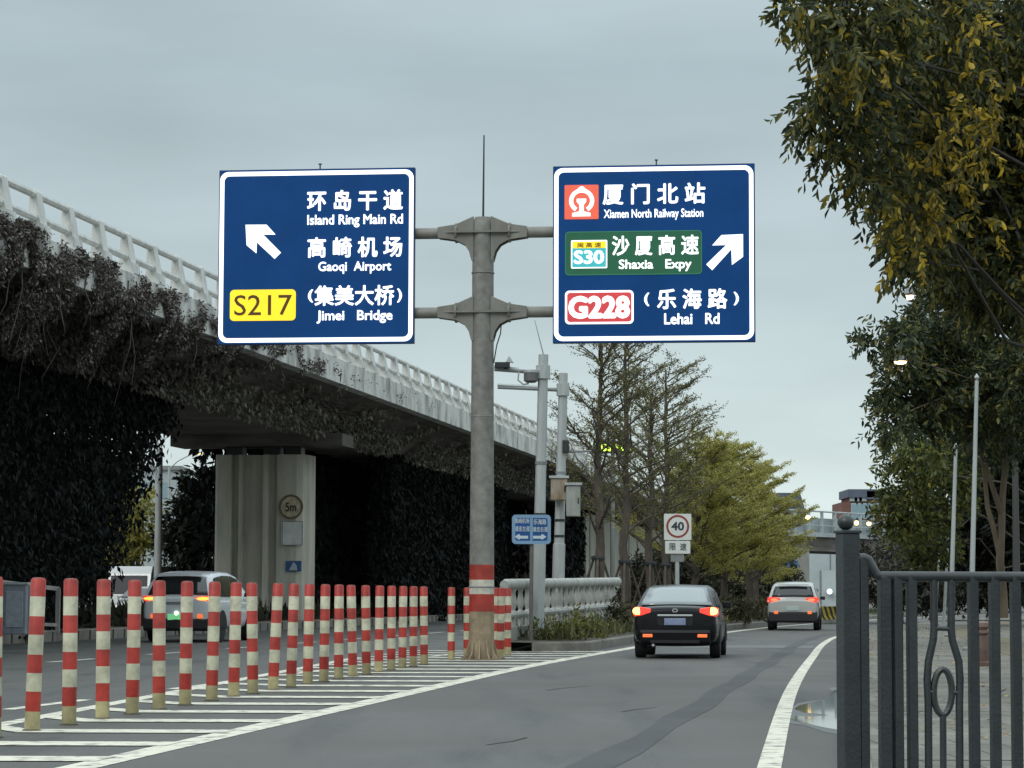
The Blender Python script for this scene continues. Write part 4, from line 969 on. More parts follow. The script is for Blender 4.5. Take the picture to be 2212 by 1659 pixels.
# ------------------------------------------------------------------ small signs
def post_sign(name, label, cat, px, Y, y_post_base, post_r=.04, m=m_galv):
    b0 = at(px, y_post_base, Y); b0.z = .15 if px > 1100 else 0
    return thing(name, label, cat, b0), b0
ls, b0 = post_sign('lane_sign', 'small blue sign with two white arrows on a thin post beside the camera poles', 'road sign', 1147, 56.6, 1396)
x0 = at(1106, 1140, 56.4).x - b0.x; x1 = at(1190, 1140, 56.4).x - b0.x; z0 = at(1147, 1175, 56.4).z - b0.z; z1 = at(1147, 1111.5, 56.4).z - b0.z
mb = MB(); mb.tube([(0, 0, 0), (.01, 0, z1 - .05)], .045, 10); mb.build('post', mat('brown_grey_post', (.13, .125, .11), .6, var=.2), ls, smooth=True)
m_sb = mat('small_sign_blue', (.006, .075, .27), .5, var=.1, scale=3); m_sw = mat('small_sign_white', (.55, .63, .66), .5)
mb = MB(); plate(mb, rrect(x0, z0, x1, z1, .08), -.075, -.05); pn = mb.build('panel', m_sb, ls)
mb = MB(); ringprism(mb, rrect(x0, z0, x1, z1, .08), rrect(x0 + .07, z0 + .07, x1 - .07, z1 - .07, .05), -.081, -.076); xm = (x0 + x1) / 2
mb.box((xm, -.0785, (z0 + z1) / 2), (.03, .0025, (z1 - z0) / 2 - .075)); mb.build('border', mat('pale_blue_edge', (.20, .34, .50), .5), ls)
def sp(x, y): return (x0 + (x - 275) / 1545 * (x1 - x0), z1 - (y - 260) / 1170 * (z1 - z0))
for body, a in (('高崎机场', (385, 405, 960, 610)), ('请走左道', (395, 710, 980, 930)), ('乐海路', (1130, 430, 1645, 655)), ('请走右道', (1095, 735, 1695, 945))):
    p_, q_ = sp(a[0], a[3]), sp(a[2], a[1]); lettering(body, (p_[0], p_[1], q_[0], q_[1]), -.079, m_sw, parent=ls, bold=.015, thick=.003)
for fl in (0, 1):
    pts = [(380, 1140), (560, 1020), (610, 1100), (915, 1100), (915, 1215), (610, 1215), (560, 1260)]
    if fl: pts = [(2030 - x, y) for x, y in pts][::-1]
    mb = MB(); plate(mb, [sp(*q) for q in pts], -.081, -.0765); mb.build('arrow', m_sw, ls)
ss, b0 = post_sign('speed_sign', 'white 40 speed limit sign with red ring on a grey post', 'road sign', 1463, 71, 1350)
x0 = at(1434, 1150, 71).x - b0.x; x1 = at(1493, 1150, 71).x - b0.x; z0 = at(1463, 1196, 71).z - b0.z; z1 = at(1463, 1110, 71).z - b0.z
mb = MB(); mb.tube([(0, 0, 0), (0, 0, z1 - .1)], .06, 10); mb.build('post', m_galv, ss, smooth=True)
mb = MB(); mb.box((0, -.03, z0 - .1), (.18, .03, .12)); mb.build('bracket', m_grey, ss)
zm = z0 + (z1 - z0) * .33
mb = MB(); plate(mb, rrect(x0, zm + .012, x1, z1, .03), -.09, -.065); mb.build('panel', mat('sign_white', (.62, .64, .60), .5, var=.06), ss)
mb = MB(); plate(mb, rrect(x0 + .03, z0, x1 - .03, zm - .012, .03), -.09, -.065); mb.build('lower_panel', MATS['sign_white'], ss)
cx, cz = (x0 + x1) / 2, (zm + z1) / 2 + .02; R_ = (x1 - x0) * .42; n_ = 36
mb = MB(); ringprism(mb, [(cx + R_ * math.cos(2*PI*i/n_), cz + R_ * math.sin(2*PI*i/n_)) for i in range(n_)], [(cx + R_ * .82 * math.cos(2*PI*i/n_), cz + R_ * .82 * math.sin(2*PI*i/n_)) for i in range(n_)], -.096, -.091); mb.build('red_ring', mat('ring_red', (.26, .045, .035), .5), ss)
m_ink = mat('sign_ink', (.02, .035, .045), .6)
lettering('40', (cx - R_ * .56, cz - R_ * .36, cx + R_ * .56, cz + R_ * .40), -.094, m_ink, parent=ss, bold=.03)
hh = zm - z0
ww = x1 - x0
lettering('限', (x0 + ww * .20, z0 + hh * .25, x0 + ww * .43, z0 + hh * .8), -.094, m_ink, parent=ss, bold=.01)
lettering('速', (x0 + ww * .58, z0 + hh * .25, x0 + ww * .82, z0 + hh * .8), -.094, m_ink, parent=ss, bold=.01)

# ------------------------------------------------------------------ cars
def paint(name, c, rough=.25, var=0):
    return mat(name, c, rough, spec=.5, coat=.8)
m_glass = mat('car_glass', (.02, .024, .026), .08, spec=.8)
m_glassp = mat('car_glass_sky_tint', (.24, .285, .29), .15, spec=.7, coat=.3)  # pale base colour stands in for sky reflected in the rear glass
m_tail = mat('tail_lens', (.40, .02, .015), .25, emit=(1, .05, .03), estr=.75, coat=.5)
m_bulb = mat('tail_bulb', (.8, .3, .05), .3, emit=(1, .45, .08), estr=5.0)
m_amb = mat('amber_reflector', (.55, .11, .04), .3, emit=(1, .2, .05), estr=.55)  # passive reflectors; the emission stands in for light they throw back
m_chr = mat('chrome', (.62, .63, .62), .2, metal=.9)
m_rim = mat('alloy_rim', (.35, .36, .36), .3, metal=.8)
m_tyre = mat('tyre', (.012, .012, .013), .85)
def car(name, label, cat, loc, rz, pt, st, gh, W, belt, opt):
    t = thing(name, label, cat, loc, rz)
    lower = opt.get('lower')
    mb = MB(); rings = []
    for y, w_, zb, zsd, zt in st:
        half = [(0, zb), (w_ * .80, zb), (w_ * .97, zb + .07), (w_, zb + .45 * (zsd - zb)), (w_ * .985, zsd - .05), (w_ * .90, zt), (0, zt + .025)]
        r_ = half + [(-x, z) for x, z in half[-2:0:-1]]
        rings.append([Vector((x, y, z)) for x, z in r_])
    mb.loft(rings); mb.build('body', pt, t, smooth=True, sub=2)
    gy = np.array([p[0] for p in gh]); gz_ = np.array([p[1] for p in gh]); wb = W * .95
    tz = lambda y: float(np.interp(y, gy, gz_)); wt = lambda z: wb - max(0, z - belt) * opt.get('tumble', .42)
    mb = MB(); rings = []
    for y, z in gh:
        half = [(0, belt - .12), (wb, belt - .08), (wt(z) + .015, max(z - .05, belt - .06)), (wt(z) - .07, max(z, belt - .03)), (0, max(z + .02, belt - .02))]
        rings.append([Vector((x, y, zz)) for x, zz in half + [(-x, zz) for x, zz in half[-2:0:-1]]])
    mb.loft(rings); mb.build('roof', pt, t, smooth=True, ang=50)
    def pane(nm, ya, yb, inset, m, k=6):
        mb = MB(); rows = []
        for i in range(k + 1):
            y = ya + (yb - ya) * i / k; z = tz(y); hw = wt(z) - inset
            sl_ = 1 if yb < (gy[0] + gy[-1]) / 2 else -1
            rows.append([Vector((hw * u, y - .012 * sl_, z + .014 + .02 * (1 - abs(u)))) for u in (-1, -.6, -.2, .2, .6, 1)])
        mb.loft(rows, closed=False, caps=False); o = mb.build(nm, m, t, smooth=True); s = o.modifiers.new('solid', 'SOLIDIFY'); s.thickness = .012; s.offset = 0; return o
    pane('rear_window', *opt['rw'], opt.get('rin', .09), opt.get('rglass', m_glass))
    pane('windscreen', *opt['ws'], .08, m_glass)
    for sx in (1, -1):
        for ya, yb in opt['sw']:
            def sidept(y, lo):
                zt_ = tz(y); zz = belt + .03 if lo else max(belt + .035, zt_ - .10)
                f = (zz - (belt - .08)) / max(.01, (zt_ - .05) - (belt - .08)); x = wb + (wt(zt_) + .015 - wb) * f
                return Vector((sx * (x + .012), y, zz))
            k = 5; A_ = [sidept(ya + (yb - ya) * i / k, True) for i in range(k + 1)]; B_ = [sidept(ya + (yb - ya) * i / k, False) for i in range(k + 1)]
            mb = MB(); mb.strip(A_, B_); o = mb.build('side_window', m_glass, t); s = o.modifiers.new('solid', 'SOLIDIFY'); s.thickness = .012; s.offset = 0
    for y in opt['wheels']:
        for sx in (1, -1):
            R_ = opt.get('R', .32)
            wh = bpy.data.objects.new('wheel', None); col.objects.link(wh); wh.parent = t; wh.location = (sx * (W - .115), y, R_); wh.empty_display_size = .1
            mb = MB(); mb.lathe([(R_ * .62, -.11), (R_ * .96, -.105), (R_, -.07), (R_, .07), (R_ * .96, .105), (R_ * .62, .11)], 24, axis='x'); mb.build('tyre', m_tyre, wh, smooth=True)
            mb = MB(); mb.lathe([(R_ * .62, sx * .09), (R_ * .5, sx * .07), (.06, sx * .10), (.02, sx * .10)], 20, axis='x')
            for q in range(5):
                a = q * 2 * PI / 5; mb.box((sx * .095, R_ * .33 * math.cos(a), R_ * .33 * math.sin(a)), (.012, R_ * .27, .03), (Vector((1, 0, 0)), Vector((0, math.cos(a), math.sin(a))), Vector((0, -math.sin(a), math.cos(a)))))
            mb.build('rim', m_rim, wh)
            mb = MB(); n_ = 16
            O = [(y + (R_ + .06) * math.cos(PI * i / n_), R_ + (R_ + .06) * math.sin(PI * i / n_)) for i in range(n_ + 1)]
            x_ = sx * (W + opt.get('arch', .004))
            mb.prism([Vector((x_ - sx * .1, a, b)) for a, b in O], (sx * .1, 0, 0)); mb.build('wheel_arch', m_black, t)
    for sx in (1, -1):
        mb = MB()
        for pl in opt['tail']: mb.loft([[Vector((sx * x, y, z)) for x, y, z in ring_] for ring_ in pl])
        tl = mb.build('taillight', m_tail, t, bevel=.012)
        if 'bulb' in opt:
            bxx, by_, bz_, bw, bh = opt['bulb']; mb = MB(); mb.lathe([(.02, -.012), (bh, -.006), (bh, .01)], 14, axis='y')
            for i in range(len(mb.v)): mb.v[i] = Vector((sx * bxx + mb.v[i].x * bw / bh, by_ + mb.v[i].y, bz_ + mb.v[i].z))
            mb.build('bulb', opt.get('bulbm', m_bulb), tl)
        x, y, z, w_, hh = opt['refl']; mb = MB(); mb.box((sx * x, y, z), (w_, .012, hh)); mb.build('reflector', m_amb, t, bevel=.01)
        mb = MB(); mz = belt + .05; my = opt['mirror']
        mb.loft([[Vector((sx * (W - .05 + dx), my + dy, mz + dz)) for dx, dz in ((0, -.02), (.17, -.05), (.20, .0), (.18, .09), (.02, .08))] for dy in (0, .1)]); mb.build('mirror', opt.get('mirm', pt), t, bevel=.015)
        mb = MB(); y = opt['len']; mb.box((sx * W * .66, y - .22, belt - .32), (.2, .12, .07)); mb.build('headlight', mat('headlight', (.6, .62, .62), .15, coat=1), t, bevel=.03)
    y, z, w_, hh = opt['plate']; mb = MB(); mb.box((0, y, z), (w_, .012, hh)); mb.build('license_plate', opt['platem'], t, bevel=.008)
    return t
# black sedan: rear at y = 0
sed_st = [(-.015, .70, .50, .84, .90), (.0, .78, .42, .90, .97), (.04, .83, .34, .94, 1.01), (.14, .865, .29, .97, 1.045), (.5, .885, .25, .985, 1.055), (1.0, .89, .22, .97, 1.02), (3.3, .89, .22, .92, .97), (4.1, .86, .24, .80, .87), (4.45, .78, .30, .68, .74), (4.55, .62, .40, .58, .62)]
sed_gh = [(.36, 1.02), (.55, 1.13), (.8, 1.26), (1.05, 1.375), (1.25, 1.43), (1.6, 1.465), (2.05, 1.475), (2.5, 1.45), (2.75, 1.39), (3.05, 1.22), (3.45, .99)]
sed_opt = dict(rw=(.42, 1.2), ws=(2.75, 3.35), sw=((.95, 1.75), (1.83, 2.75)), wheels=(.95, 3.6), len=4.5, mirror=2.85, rglass=m_glassp, rin=.085,
    tail=[[[(.50, -.01, .92), (.50, -.01, 1.0), (.50, .05, 1.0), (.50, .05, .92)], [(.70, -.025, .86), (.72, -.02, 1.035), (.72, .06, 1.035), (.70, .06, .86)], [(.84, .05, .84), (.84, .06, 1.03), (.80, .14, 1.03), (.80, .14, .84)], [(.885, .22, .88), (.885, .25, 1.01), (.84, .28, 1.01), (.84, .26, .88)]]],
    bulb=(.77, -.005, .95, .10, .075), refl=(.56, -.062, .46, .10, .032), plate=(-.03, .74, .22, .07), platem=mat('plate_blue', (.16, .21, .34), .5, c2=(.24, .28, .40), scale=9))
sp_ = g(1463, 1423); head = -math.atan(.125)
m_blk = mat('black_car_paint', (.004, .0042, .006), .25, spec=.22, coat=.15)
sed = car('sedan', 'black sedan with lit brake lights driving away in the right hand lane', 'car', (sp_.x - .04, sp_.y, 0), head, m_blk, sed_st, sed_gh, .89, 1.0, sed_opt)
sed.scale = (.93, .95, .95)
mb = MB(); mb.box((0, -.032, .865), (.36, .012, .018)); mb.build('chrome_strip', m_chr, sed, bevel=.006)
mb = MB(); plate(mb, rrect(-.36, .665, .36, .835, .05), -.02, -.004); mb.build('plate_recess', m_black, sed)
mb = MB(); ringprism(mb, rrect(-.055, .93, .055, 1.0, .03), rrect(-.038, .945, .038, .985, .02), -.03, -.008); mb.build('badge', m_chr, sed)
mb = MB(); mb.loft([[Vector((x, y, z)) for y, z in ((.02, .27), (-.045, .33), (-.055, .52), (-.03, .58), (.06, .58), (.06, .27))] for x in (-.72, -.4, 0, .4, .72)]); mb.build('bumper', m_blk, sed, bevel=.02)
mb = MB(); mb.tube([(-.45, -.03, .27), (-.45, .25, .27)], .03, 8); mb.build('exhaust', m_chr, sed)
mb = MB(); mb.box((0, -.07, .345), (.5, .012, .03)); mb.build('lower_grille', m_black, sed)
# SUVs
suv_st = [(-.015, .72, .52, .92, .98), (.0, .80, .46, .98, 1.04), (.05, .86, .40, 1.0, 1.06), (.2, .895, .33, 1.02, 1.07), (.7, .91, .28, 1.03, 1.07), (3.4, .91, .28, 1.0, 1.06), (4.1, .88, .30, .92, .99), (4.4, .80, .36, .80, .86), (4.5, .66, .44, .70, .74)]
suv_gh = [(.06, 1.03), (.16, 1.22), (.30, 1.44), (.45, 1.56), (.65, 1.63), (1.4, 1.685), (2.2, 1.68), (2.7, 1.61), (3.05, 1.42), (3.55, 1.07)]
base_opt = dict(rw=(.12, .40), ws=(2.75, 3.4), sw=((.55, 1.15), (1.22, 2.0), (2.08, 2.85)), wheels=(.85, 3.55), R=.35, len=4.45, mirror=3.0, tumble=.30, rin=.10,
    refl=(.58, -.03, .62, .07, .05), plate=(-.02, .76, .22, .07))
def suv(label, loc, rz, pt, opt, dark_z):
    t = car('suv', label, 'car', loc, rz, pt, suv_st, suv_gh, .91, 1.05, opt)
    mb = MB(); mb.loft([[Vector((x, y + .05 * abs(x), z)) for y, z in ((.02, .27), (-.04, .33), (-.05, dark_z - .04), (-.02, dark_z), (.08, dark_z), (.08, .27))] for x in (-.84, -.45, 0, .45, .84)]); mb.build('bumper', mat('black_plastic', (.02, .02, .022), .6), t, bevel=.02)
    mb = MB(); mb.loft([[Vector((x, y, z)) for y, z in ((.42, 1.60), (.22, 1.585), (.22, 1.605), (.42, 1.635))] for x in (-.55, 0, .55)]); mb.build('spoiler', pt, t, bevel=.01)
    return t
o1 = dict(base_opt); o1.update(platem=mat('plate_white', (.45, .55, .5), .5), mirm=mat('black_plastic', (.02, .02, .022), .6),
    tail=[[[(.44, .03, 1.0), (.44, .03, 1.12), (.44, .10, 1.12), (.44, .10, 1.0)], [(.78, .0, .96), (.78, .03, 1.16), (.78, .12, 1.16), (.78, .12, .96)], [(.90, .12, .98), (.885, .13, 1.13), (.84, .22, 1.13), (.86, .22, .98)]]],
    bulb=(.64, -.005, 1.06, .12, .055), bulbm=mat('led_red', (.8, .1, .05), .3, emit=(1, .10, .04), estr=2.2))
p_ = g(1713, 1362); 
wsuv = suv('small white suv with lit brake lights ahead of the black sedan', (p_.x, p_.y, 0), -.14, paint('white_car_paint', (.42, .43, .41), .3), o1, .66)
o2 = dict(base_opt); o2.update(platem=mat('green_plate', (.10, .45, .16), .4, emit=(.25, .8, .35), estr=.35), mirm=MATS['black_plastic'], rw=(.10, .42),  # plate emission stands in for lamp light falling on it
    tail=[[[(.40, .02, 1.0), (.40, .02, 1.06), (.40, .09, 1.06), (.40, .09, 1.0)], [(.80, .0, .98), (.80, .02, 1.10), (.80, .12, 1.10), (.80, .12, .98)], [(.915, .16, 1.0), (.90, .17, 1.10), (.85, .26, 1.10), (.87, .26, 1.0)]]],
    bulb=(.66, -.005, 1.035, .17, .04), bulbm=mat('led_orange', (.8, .2, .05), .3, emit=(1, .20, .03), estr=3.0), plate=(-.03, .60, .22, .07))
p_ = g(381, 1388)
sv = suv('pale silver suv with a green plate waiting behind the striped bollards', (p_.x, p_.y, 0), -.155, paint('silver_car_paint', (.58, .61, .63), .3), o2, .58)
sv.scale = (1.03, 1.03, 1.05)
mb = MB(); mb.box((0, -.012, .93), (.40, .012, .03)); mb.build('chrome_strip', m_chr, sv)
mb = MB(); mb.lathe([(.05, -.05), (.05, -.03)], 10, (0, 0, .69), 'y'); mb.build('plate_lamp', mat('plate_lamp', (.8, 1, .85), .3, emit=(.8, 1, .85), estr=1.6), sv)
# oncoming vehicles beyond the flyover
o3 = dict(sed_opt); o3['rglass'] = m_glass
p_ = at(335, 1318, 98); car('sedan', 'white oncoming car bonnet half hidden behind the silver suv', 'car', (p_.x, p_.y + 3, 0), PI - .155, paint('white_car_paint', (.42, .43, .41)), sed_st, sed_gh, .89, 1.0, o3)
def van(label, px, py, Y):
    p_ = at(px, py, Y); t = thing('van', label, 'van', (p_.x, p_.y, 0), -.155)
    mv = paint('van_paint', (.60, .63, .62), .3)
    mb = MB(); mb.loft([[Vector((x, y, z)) for y, z in ((0, .4), (-.06, .8), (.02, 1.15), (.32, 2.0), (.5, 2.3), (4.6, 2.35), (4.7, .4))] for x in (-.9, -.88, .88, .9)]); mb.build('body', mv, t, bevel=.04)
    mb = MB(); mb.loft([[Vector((x * (1 if i == 0 else .93), y, z)) for x in (-.8, -.3, .3, .8)] for i, (y, z) in enumerate(((.04, 1.2), (.29, 1.93)))], closed=False, caps=False)
    for i in range(len(mb.v)): mb.v[i] += Vector((0, -.03, 0))
    o = mb.build('windscreen', mat('van_glass', (.02, .025, .03), .35, spec=.2), t); s = o.modifiers.new('solid', 'SOLIDIFY'); s.thickness = .01
    for sx in (-1, 1):
        mb = MB(); mb.box((sx * .68, -.06, .86), (.14, .03, .09)); mb.build('headlight', mat('headlight', (.6, .62, .62), .15), t, bevel=.02)
        for y in (.9, 3.7): mb = MB(); mb.lathe([(.2, -.1), (.33, -.1), (.33, .1), (.2, .1)], 18, (sx * .8, y, .33), 'x'); mb.build('wheel', m_tyre, t)
    mb = MB(); mb.box((0, -.065, .58), (.8, .04, .12)); mb.build('bumper', MATS['black_plastic'], t, bevel=.02)
    return t
van('white van facing the camera, left one under the flyover gap', 274, 1310, 104)
van('white van facing the camera behind the silver suv roof', 322, 1300, 112)

# ------------------------------------------------------------------ left guard rail on the median
gr = thing('guard_rail', 'low grey metal guard rail with posts at the far left of the median', 'guard rail', P(58, 22.0, .28))
ga = [at(-60, 1256, 60), at(0, 1257, 60.5), at(128, 1272, 63.5)]
mb = MB()
mb.loft([[p + Vector((0, -.03, -.05)), p + Vector((0, -.03, .05)), p + Vector((0, .03, .05)), p + Vector((0, .03, -.05))] for p in ga]); mb.build('top_rail', m_conc, gr, world=True)
gl = [at(-60, 1346, 60), at(0, 1346, 60.5), at(128, 1350, 63.5)]
mb = MB(); mb.loft([[p + Vector((0, -.03, -.04)), p + Vector((0, -.03, .04)), p + Vector((0, .03, .04)), p + Vector((0, .03, -.04))] for p in gl]); mb.build('lower_rail', m_conc, gr, world=True)
for x, w_ in ((60, .05), (125, .05), (8, .05)):
    f_ = (x + 0) / 128; Yq = 60.5 + 3 * f_
    mb = MB(); a = at(x, 1260 + 11 * f_, Yq); b = at(x, 1352, Yq); b.z = .25; mb.box((a + b) / 2, (w_, .05, (a.z - b.z) / 2)); mb.build('post', m_conc, gr, world=True)
cb = thing('utility_cabinet', 'pale blue grey utility cabinet against the guard rail at the left edge', 'cabinet', at(33, 1350, 59.7)); cb.location.z = .27; TM[cb.name] = Matrix.Translation(cb.location)
hz = at(33, 1262, 59.7).z - .27
mb = MB(); mb.box((0, 0, hz / 2), (.26, .16, hz / 2)); mb.build('body', mat('cabinet_paint', (.24, .27, .31), .6, c2=(.16, .18, .21), scale=5), cb, bevel=.02)
mb = MB(); mb.box((0, -.17, hz * .5), (.2, .01, hz * .36)); mb.build('door', mat('cabinet_door', (.28, .31, .34), .6, var=.15), cb, bevel=.01)
mb = MB(); mb.box((0, 0, hz + .02), (.30, .2, .025)); mb.build('lid', m_galv, cb)

# ------------------------------------------------------------------ iron fence in the right foreground
FY = 11.0
fx = lambda c: (3300 + c / 2.1495) * .54004
fyy = lambda c: (2300 + c / 2.1495) * .54004
def fp(cx, cy): return at(fx(cx), fyy(cy), FY)
fen = thing('iron_fence', 'dark iron fence with ball topped post and bottle shaped ornament in the right foreground', 'fence', Vector((at(1830, 1300, FY).x, FY, .12)))
pc = at(1832, 1300, FY); pw = (at(1856, 1300, FY).x - at(1806, 1300, FY).x) / 2
ptop = at(1832, 1152, FY).z
axr = (Vector((math.cos(.35), math.sin(.35), 0)), Vector((-math.sin(.35), math.cos(.35), 0)), Vector((0, 0, 1)))
mb = MB(); mb.box((pc.x, FY, (ptop + .12) / 2), (pw * .80, pw * .80, (ptop - .12) / 2), axr); po = mb.build('post', m_iron, fen, world=True, bevel=.005)
mb = MB(); mb.box((pc.x, FY, ptop + .006), (pw * .92, pw * .92, .007), axr); mb.build('post_cap', m_iron, fen, world=True, bevel=.003)
bc = at(1829, 1134, FY); br = 17.5 * K / FPX * FY
mb = MB(); mb.lathe([(br * math.sin(PI * i / 12) + .0005, -br * math.cos(PI * i / 12)) for i in range(13)], 20, (bc.x - .004, FY, ptop + .012 + br)); mb.build('finial', m_iron, fen, world=True, smooth=True)
# top rail kinks down from the post
zr = at(2000, 1245.5, FY).z; zh = at(1850, 1206, FY).z
rp = [Vector((pc.x, FY, zh)), Vector((at(1868, 1206, FY).x, FY, zh)), Vector((at(1874, 1208, FY).x, FY, zh - .004)), Vector((at(1893, 1236, FY).x, FY, zr + .006)), Vector((at(1902, 1244, FY).x, FY, zr)), Vector((4.6, FY, zr))]
mb = MB(); mb.tube(rp, .0215, 12); mb.build('top_rail', m_iron, fen, world=True, smooth=True)
zl = .30
mb = MB(); mb.box(((pc.x + 4.6) / 2, FY, zl), ((4.6 - pc.x) / 2, .018, .022)); mb.build('lower_rail', m_iron, fen, world=True)
cen = [330, 512, 622, 745]
x_ = 1275
sps = (1275, 1457, 1640, 1822, 2005)
for c in cen + list(sps):
    X = fp(c, 500).x; zt_ = float(np.interp(X, [p.x for p in rp], [p.z for p in rp]))
    hw = .0195 if c != 512 else .024
    mb = MB(); mb.box((X, FY, (zt_ + .14) / 2), (hw, hw, (zt_ - .14) / 2), (Vector((math.cos(.3), math.sin(.3), 0)), Vector((-math.sin(.3), math.cos(.3), 0)), Vector((0, 0, 1)))); mb.build('bar', m_iron, fen, world=True, bevel=.004)
X = fp(2005, 0).x + .09
while X < 4.5:
    mb = MB(); mb.box((X, FY, (zr + .14) / 2), (.0195, .0195, (zr - .14) / 2)); mb.build('bar', m_iron, fen, world=True, bevel=.004); X += .087
for pts in ([(938, 40), (938, 460), (930, 560), (890, 740), (878, 900), (888, 1100), (888, 1660)], [(1085, 40), (1085, 460), (1095, 560), (1150, 740), (1160, 900), (1155, 1100), (1155, 1660)]):
    P3 = [fp(*q) for q in pts]; P3[-1].z = .14
    for p in P3: p.y = FY
    P3[0].z = zr
    mb = MB(); mb.tube(P3, .0165, 10); mb.build('bar', m_iron, fen, world=True, smooth=True)
el = []
for i in range(25):
    a = 2 * PI * i / 24; q = fp(1013 + 78 * math.cos(a), 1005 + 195 * math.sin(a)); q.y = FY; el.append(q)
mb = MB(); mb.tube(el, .0145, 8, caps=False); mb.build('oval', m_iron, fen, world=True, smooth=True)
a, b = fp(1015, 1205), fp(1015, 1660); b.z = .14; a.y = b.y = FY
mb = MB(); mb.tube([a, b], .0145, 8); mb.build('bar', m_iron, fen, world=True, smooth=True)
for (ca, cb_, y_) in ((880, 935, 1000), (1085, 1150, 1005), (925, 1095, 455)):
    mb = MB(); a, b = fp(ca, y_), fp(cb_, y_ + 10); a.y = b.y = FY - .004; mb.tube([a, b], .010, 8); mb.build('connector', m_iron, fen, world=True, smooth=True)

# ------------------------------------------------------------------ tall pale poles, brown bollard, lamps
for px, py0, py1, Y, r_, lab in ((2108, 1404, 822, 52, .06, 'tallest white flagpole on the right pavement'), (2064, 1375, 925, 70, .07, 'second tallest white flagpole, left of the tallest'), (2050, 1330, 1085, 92, .06, 'thin white flagpole just left of the two tall ones'), (2031, 1330, 1135, 96, .06, 'shortest white flagpole, leftmost on the pavement')):
    b0 = at(px - 12, py0, Y); b0.z = .12; tp = at(px + 2, py1, Y)
    t = thing('flagpole', lab, 'pole', b0, 0, 'white poles on the right pavement')
    mb = MB(); mb.tube([(0, 0, 0), (tp.x - b0.x, 0, tp.z - .12)], [r_, r_ * .62], 10); mb.build('shaft', m_galv, t, smooth=True)
    mb = MB(); mb.lathe([(.16, 0), (.16, .05), (.1, .08)], 12); mb.build('base', m_grey, t)
    mb = MB(); mb.lathe([(.01, 0), (r_ * .9, .06), (.01, .14)], 10, (tp.x - b0.x, 0, tp.z - .12)); mb.build('finial', m_galv, t)
t = thing('brown_bollard', 'short brown bollard with a rounded head on the right pavement behind the fence', 'bollard', at(2123, 1436, 40.6)); t.location.z = .12
m_bb = mat('brown_bollard_paint', (.10, .058, .042), .6, var=.25)
mb = MB(); mb.lathe([(.13, 0), (.13, .06), (.10, .08), (.10, .46), (.085, .48)], 16); mb.build('post', m_bb, t, smooth=True)
mb = MB(); mb.lathe([(.085, .48), (.12, .51), (.12, .54), (.07, .56), (.11, .61), (.10, .67), (.03, .70)], 16); mb.build('head', mat('bollard_head', (.16, .10, .08), .6, var=.2), t, smooth=True)
m_lamp = mat('lamp_glow', (1, .9, .7), .3, emit=(1, .70, .34), estr=6)
m_lampo = mat('lamp_glow_orange', (1, .6, .2), .3, emit=(1, .42, .05), estr=6)
m_dpole = mat('dark_lamp_pole', (.05, .052, .05), .6)
def street_lamp(label, px, py, Y, pole_px, m, w_=.26, mp_=m_galv, Yp=None, ar=.04, drop=1.0):
    h = at(px, py, Y); pb = Vector((at(pole_px, py, Yp or Y).x, Yp or Y, .12)); t = thing('street_lamp', label, 'street lamp', pb)
    mb = MB(); mb.tube([Vector((0, 0, 0)), Vector((0, 0, h.z - drop + .1))], [.11, .07], 10); mb.build('pole', mp_, t, smooth=True)
    dx = h.x - pb.x; dy = Y - pb.y
    mb = MB(); mb.tube([Vector((0, 0, h.z - drop)), Vector((dx * .3, dy * .3, h.z - .55 * drop)), Vector((dx * .8, dy * .8, h.z - .12 * drop)), Vector((dx, dy, h.z))], ar, 8); mb.build('arm', mp_, t, smooth=True)
    mb = MB(); mb.lathe([(.03, .09), (w_ * .6, .07), (w_, .0), (w_ * .9, -.03)], 14, (dx, dy, h.z - .08)); hd = mb.build('lamp_head', m_grey, t, smooth=True)
    mb = MB(); mb.lathe([(w_ * .85, 0), (w_ * .7, -.04), (.03, -.06)], 14, (dx, dy, h.z - .11)); mb.build('lamp_glass', m, hd, smooth=True)
    return t
street_lamp('lit street lamp under the yellow leaf cluster, upper of the two on the right', 1964, 640, 40, 2310, m_lamp, .085, mp_=m_dpole, Yp=45, ar=.022, drop=.35)
street_lamp('lit street lamp among dark leaves, lower of the two on the right', 1945, 782, 54.6, 2190, m_lamp, .16, mp_=m_dpole, Yp=68, ar=.03)
street_lamp('orange lit street lamp seen through the gap left of the pier', 427, 980, 150, 366, m_lampo, .2)
b0 = at(340, 1300, 103); b0.z = 0; t = thing('lamp_pole', 'plain white pole standing in the gap left of the pier', 'pole', b0)
mb = MB(); mb.tube([(0, 0, 0), (.0, 0, at(340, 968, 103).z)], [.17, .13], 10); mb.build('shaft', m_galv, t, smooth=True)
mb = MB(); mb.lathe([(.3, 0), (.3, .1), (.2, .14)], 12); mb.build('base', m_grey, t)

# LED message board glowing behind the verge trees
lb = thing('led_board', 'small yellow green lit message board behind the leftmost trees', 'led sign', Vector((at(1324, 1250, 125).x, 125, 0)))
zc = at(1324, 966, 125).z; 
mb = MB(); mb.box((0, 0, zc), (.95, .1, .3)); mb.build('housing', m_dark, lb)
m_led = mat('led_glow', (.6, .9, .1), .4, emit=(.62, .95, .06), estr=2.4)
lettering('限高', (-.85, zc - .2, -.1, zc + .2), -.11, m_led, parent=lb, bold=.03); lettering('5.0m', (.1, zc - .16, .85, zc + .14), -.11, m_led, parent=lb, bold=.03)
mb = MB(); mb.tube([(0, .1, 0), (0, .1, zc)], .1, 8); mb.build('post', m_grey, lb)

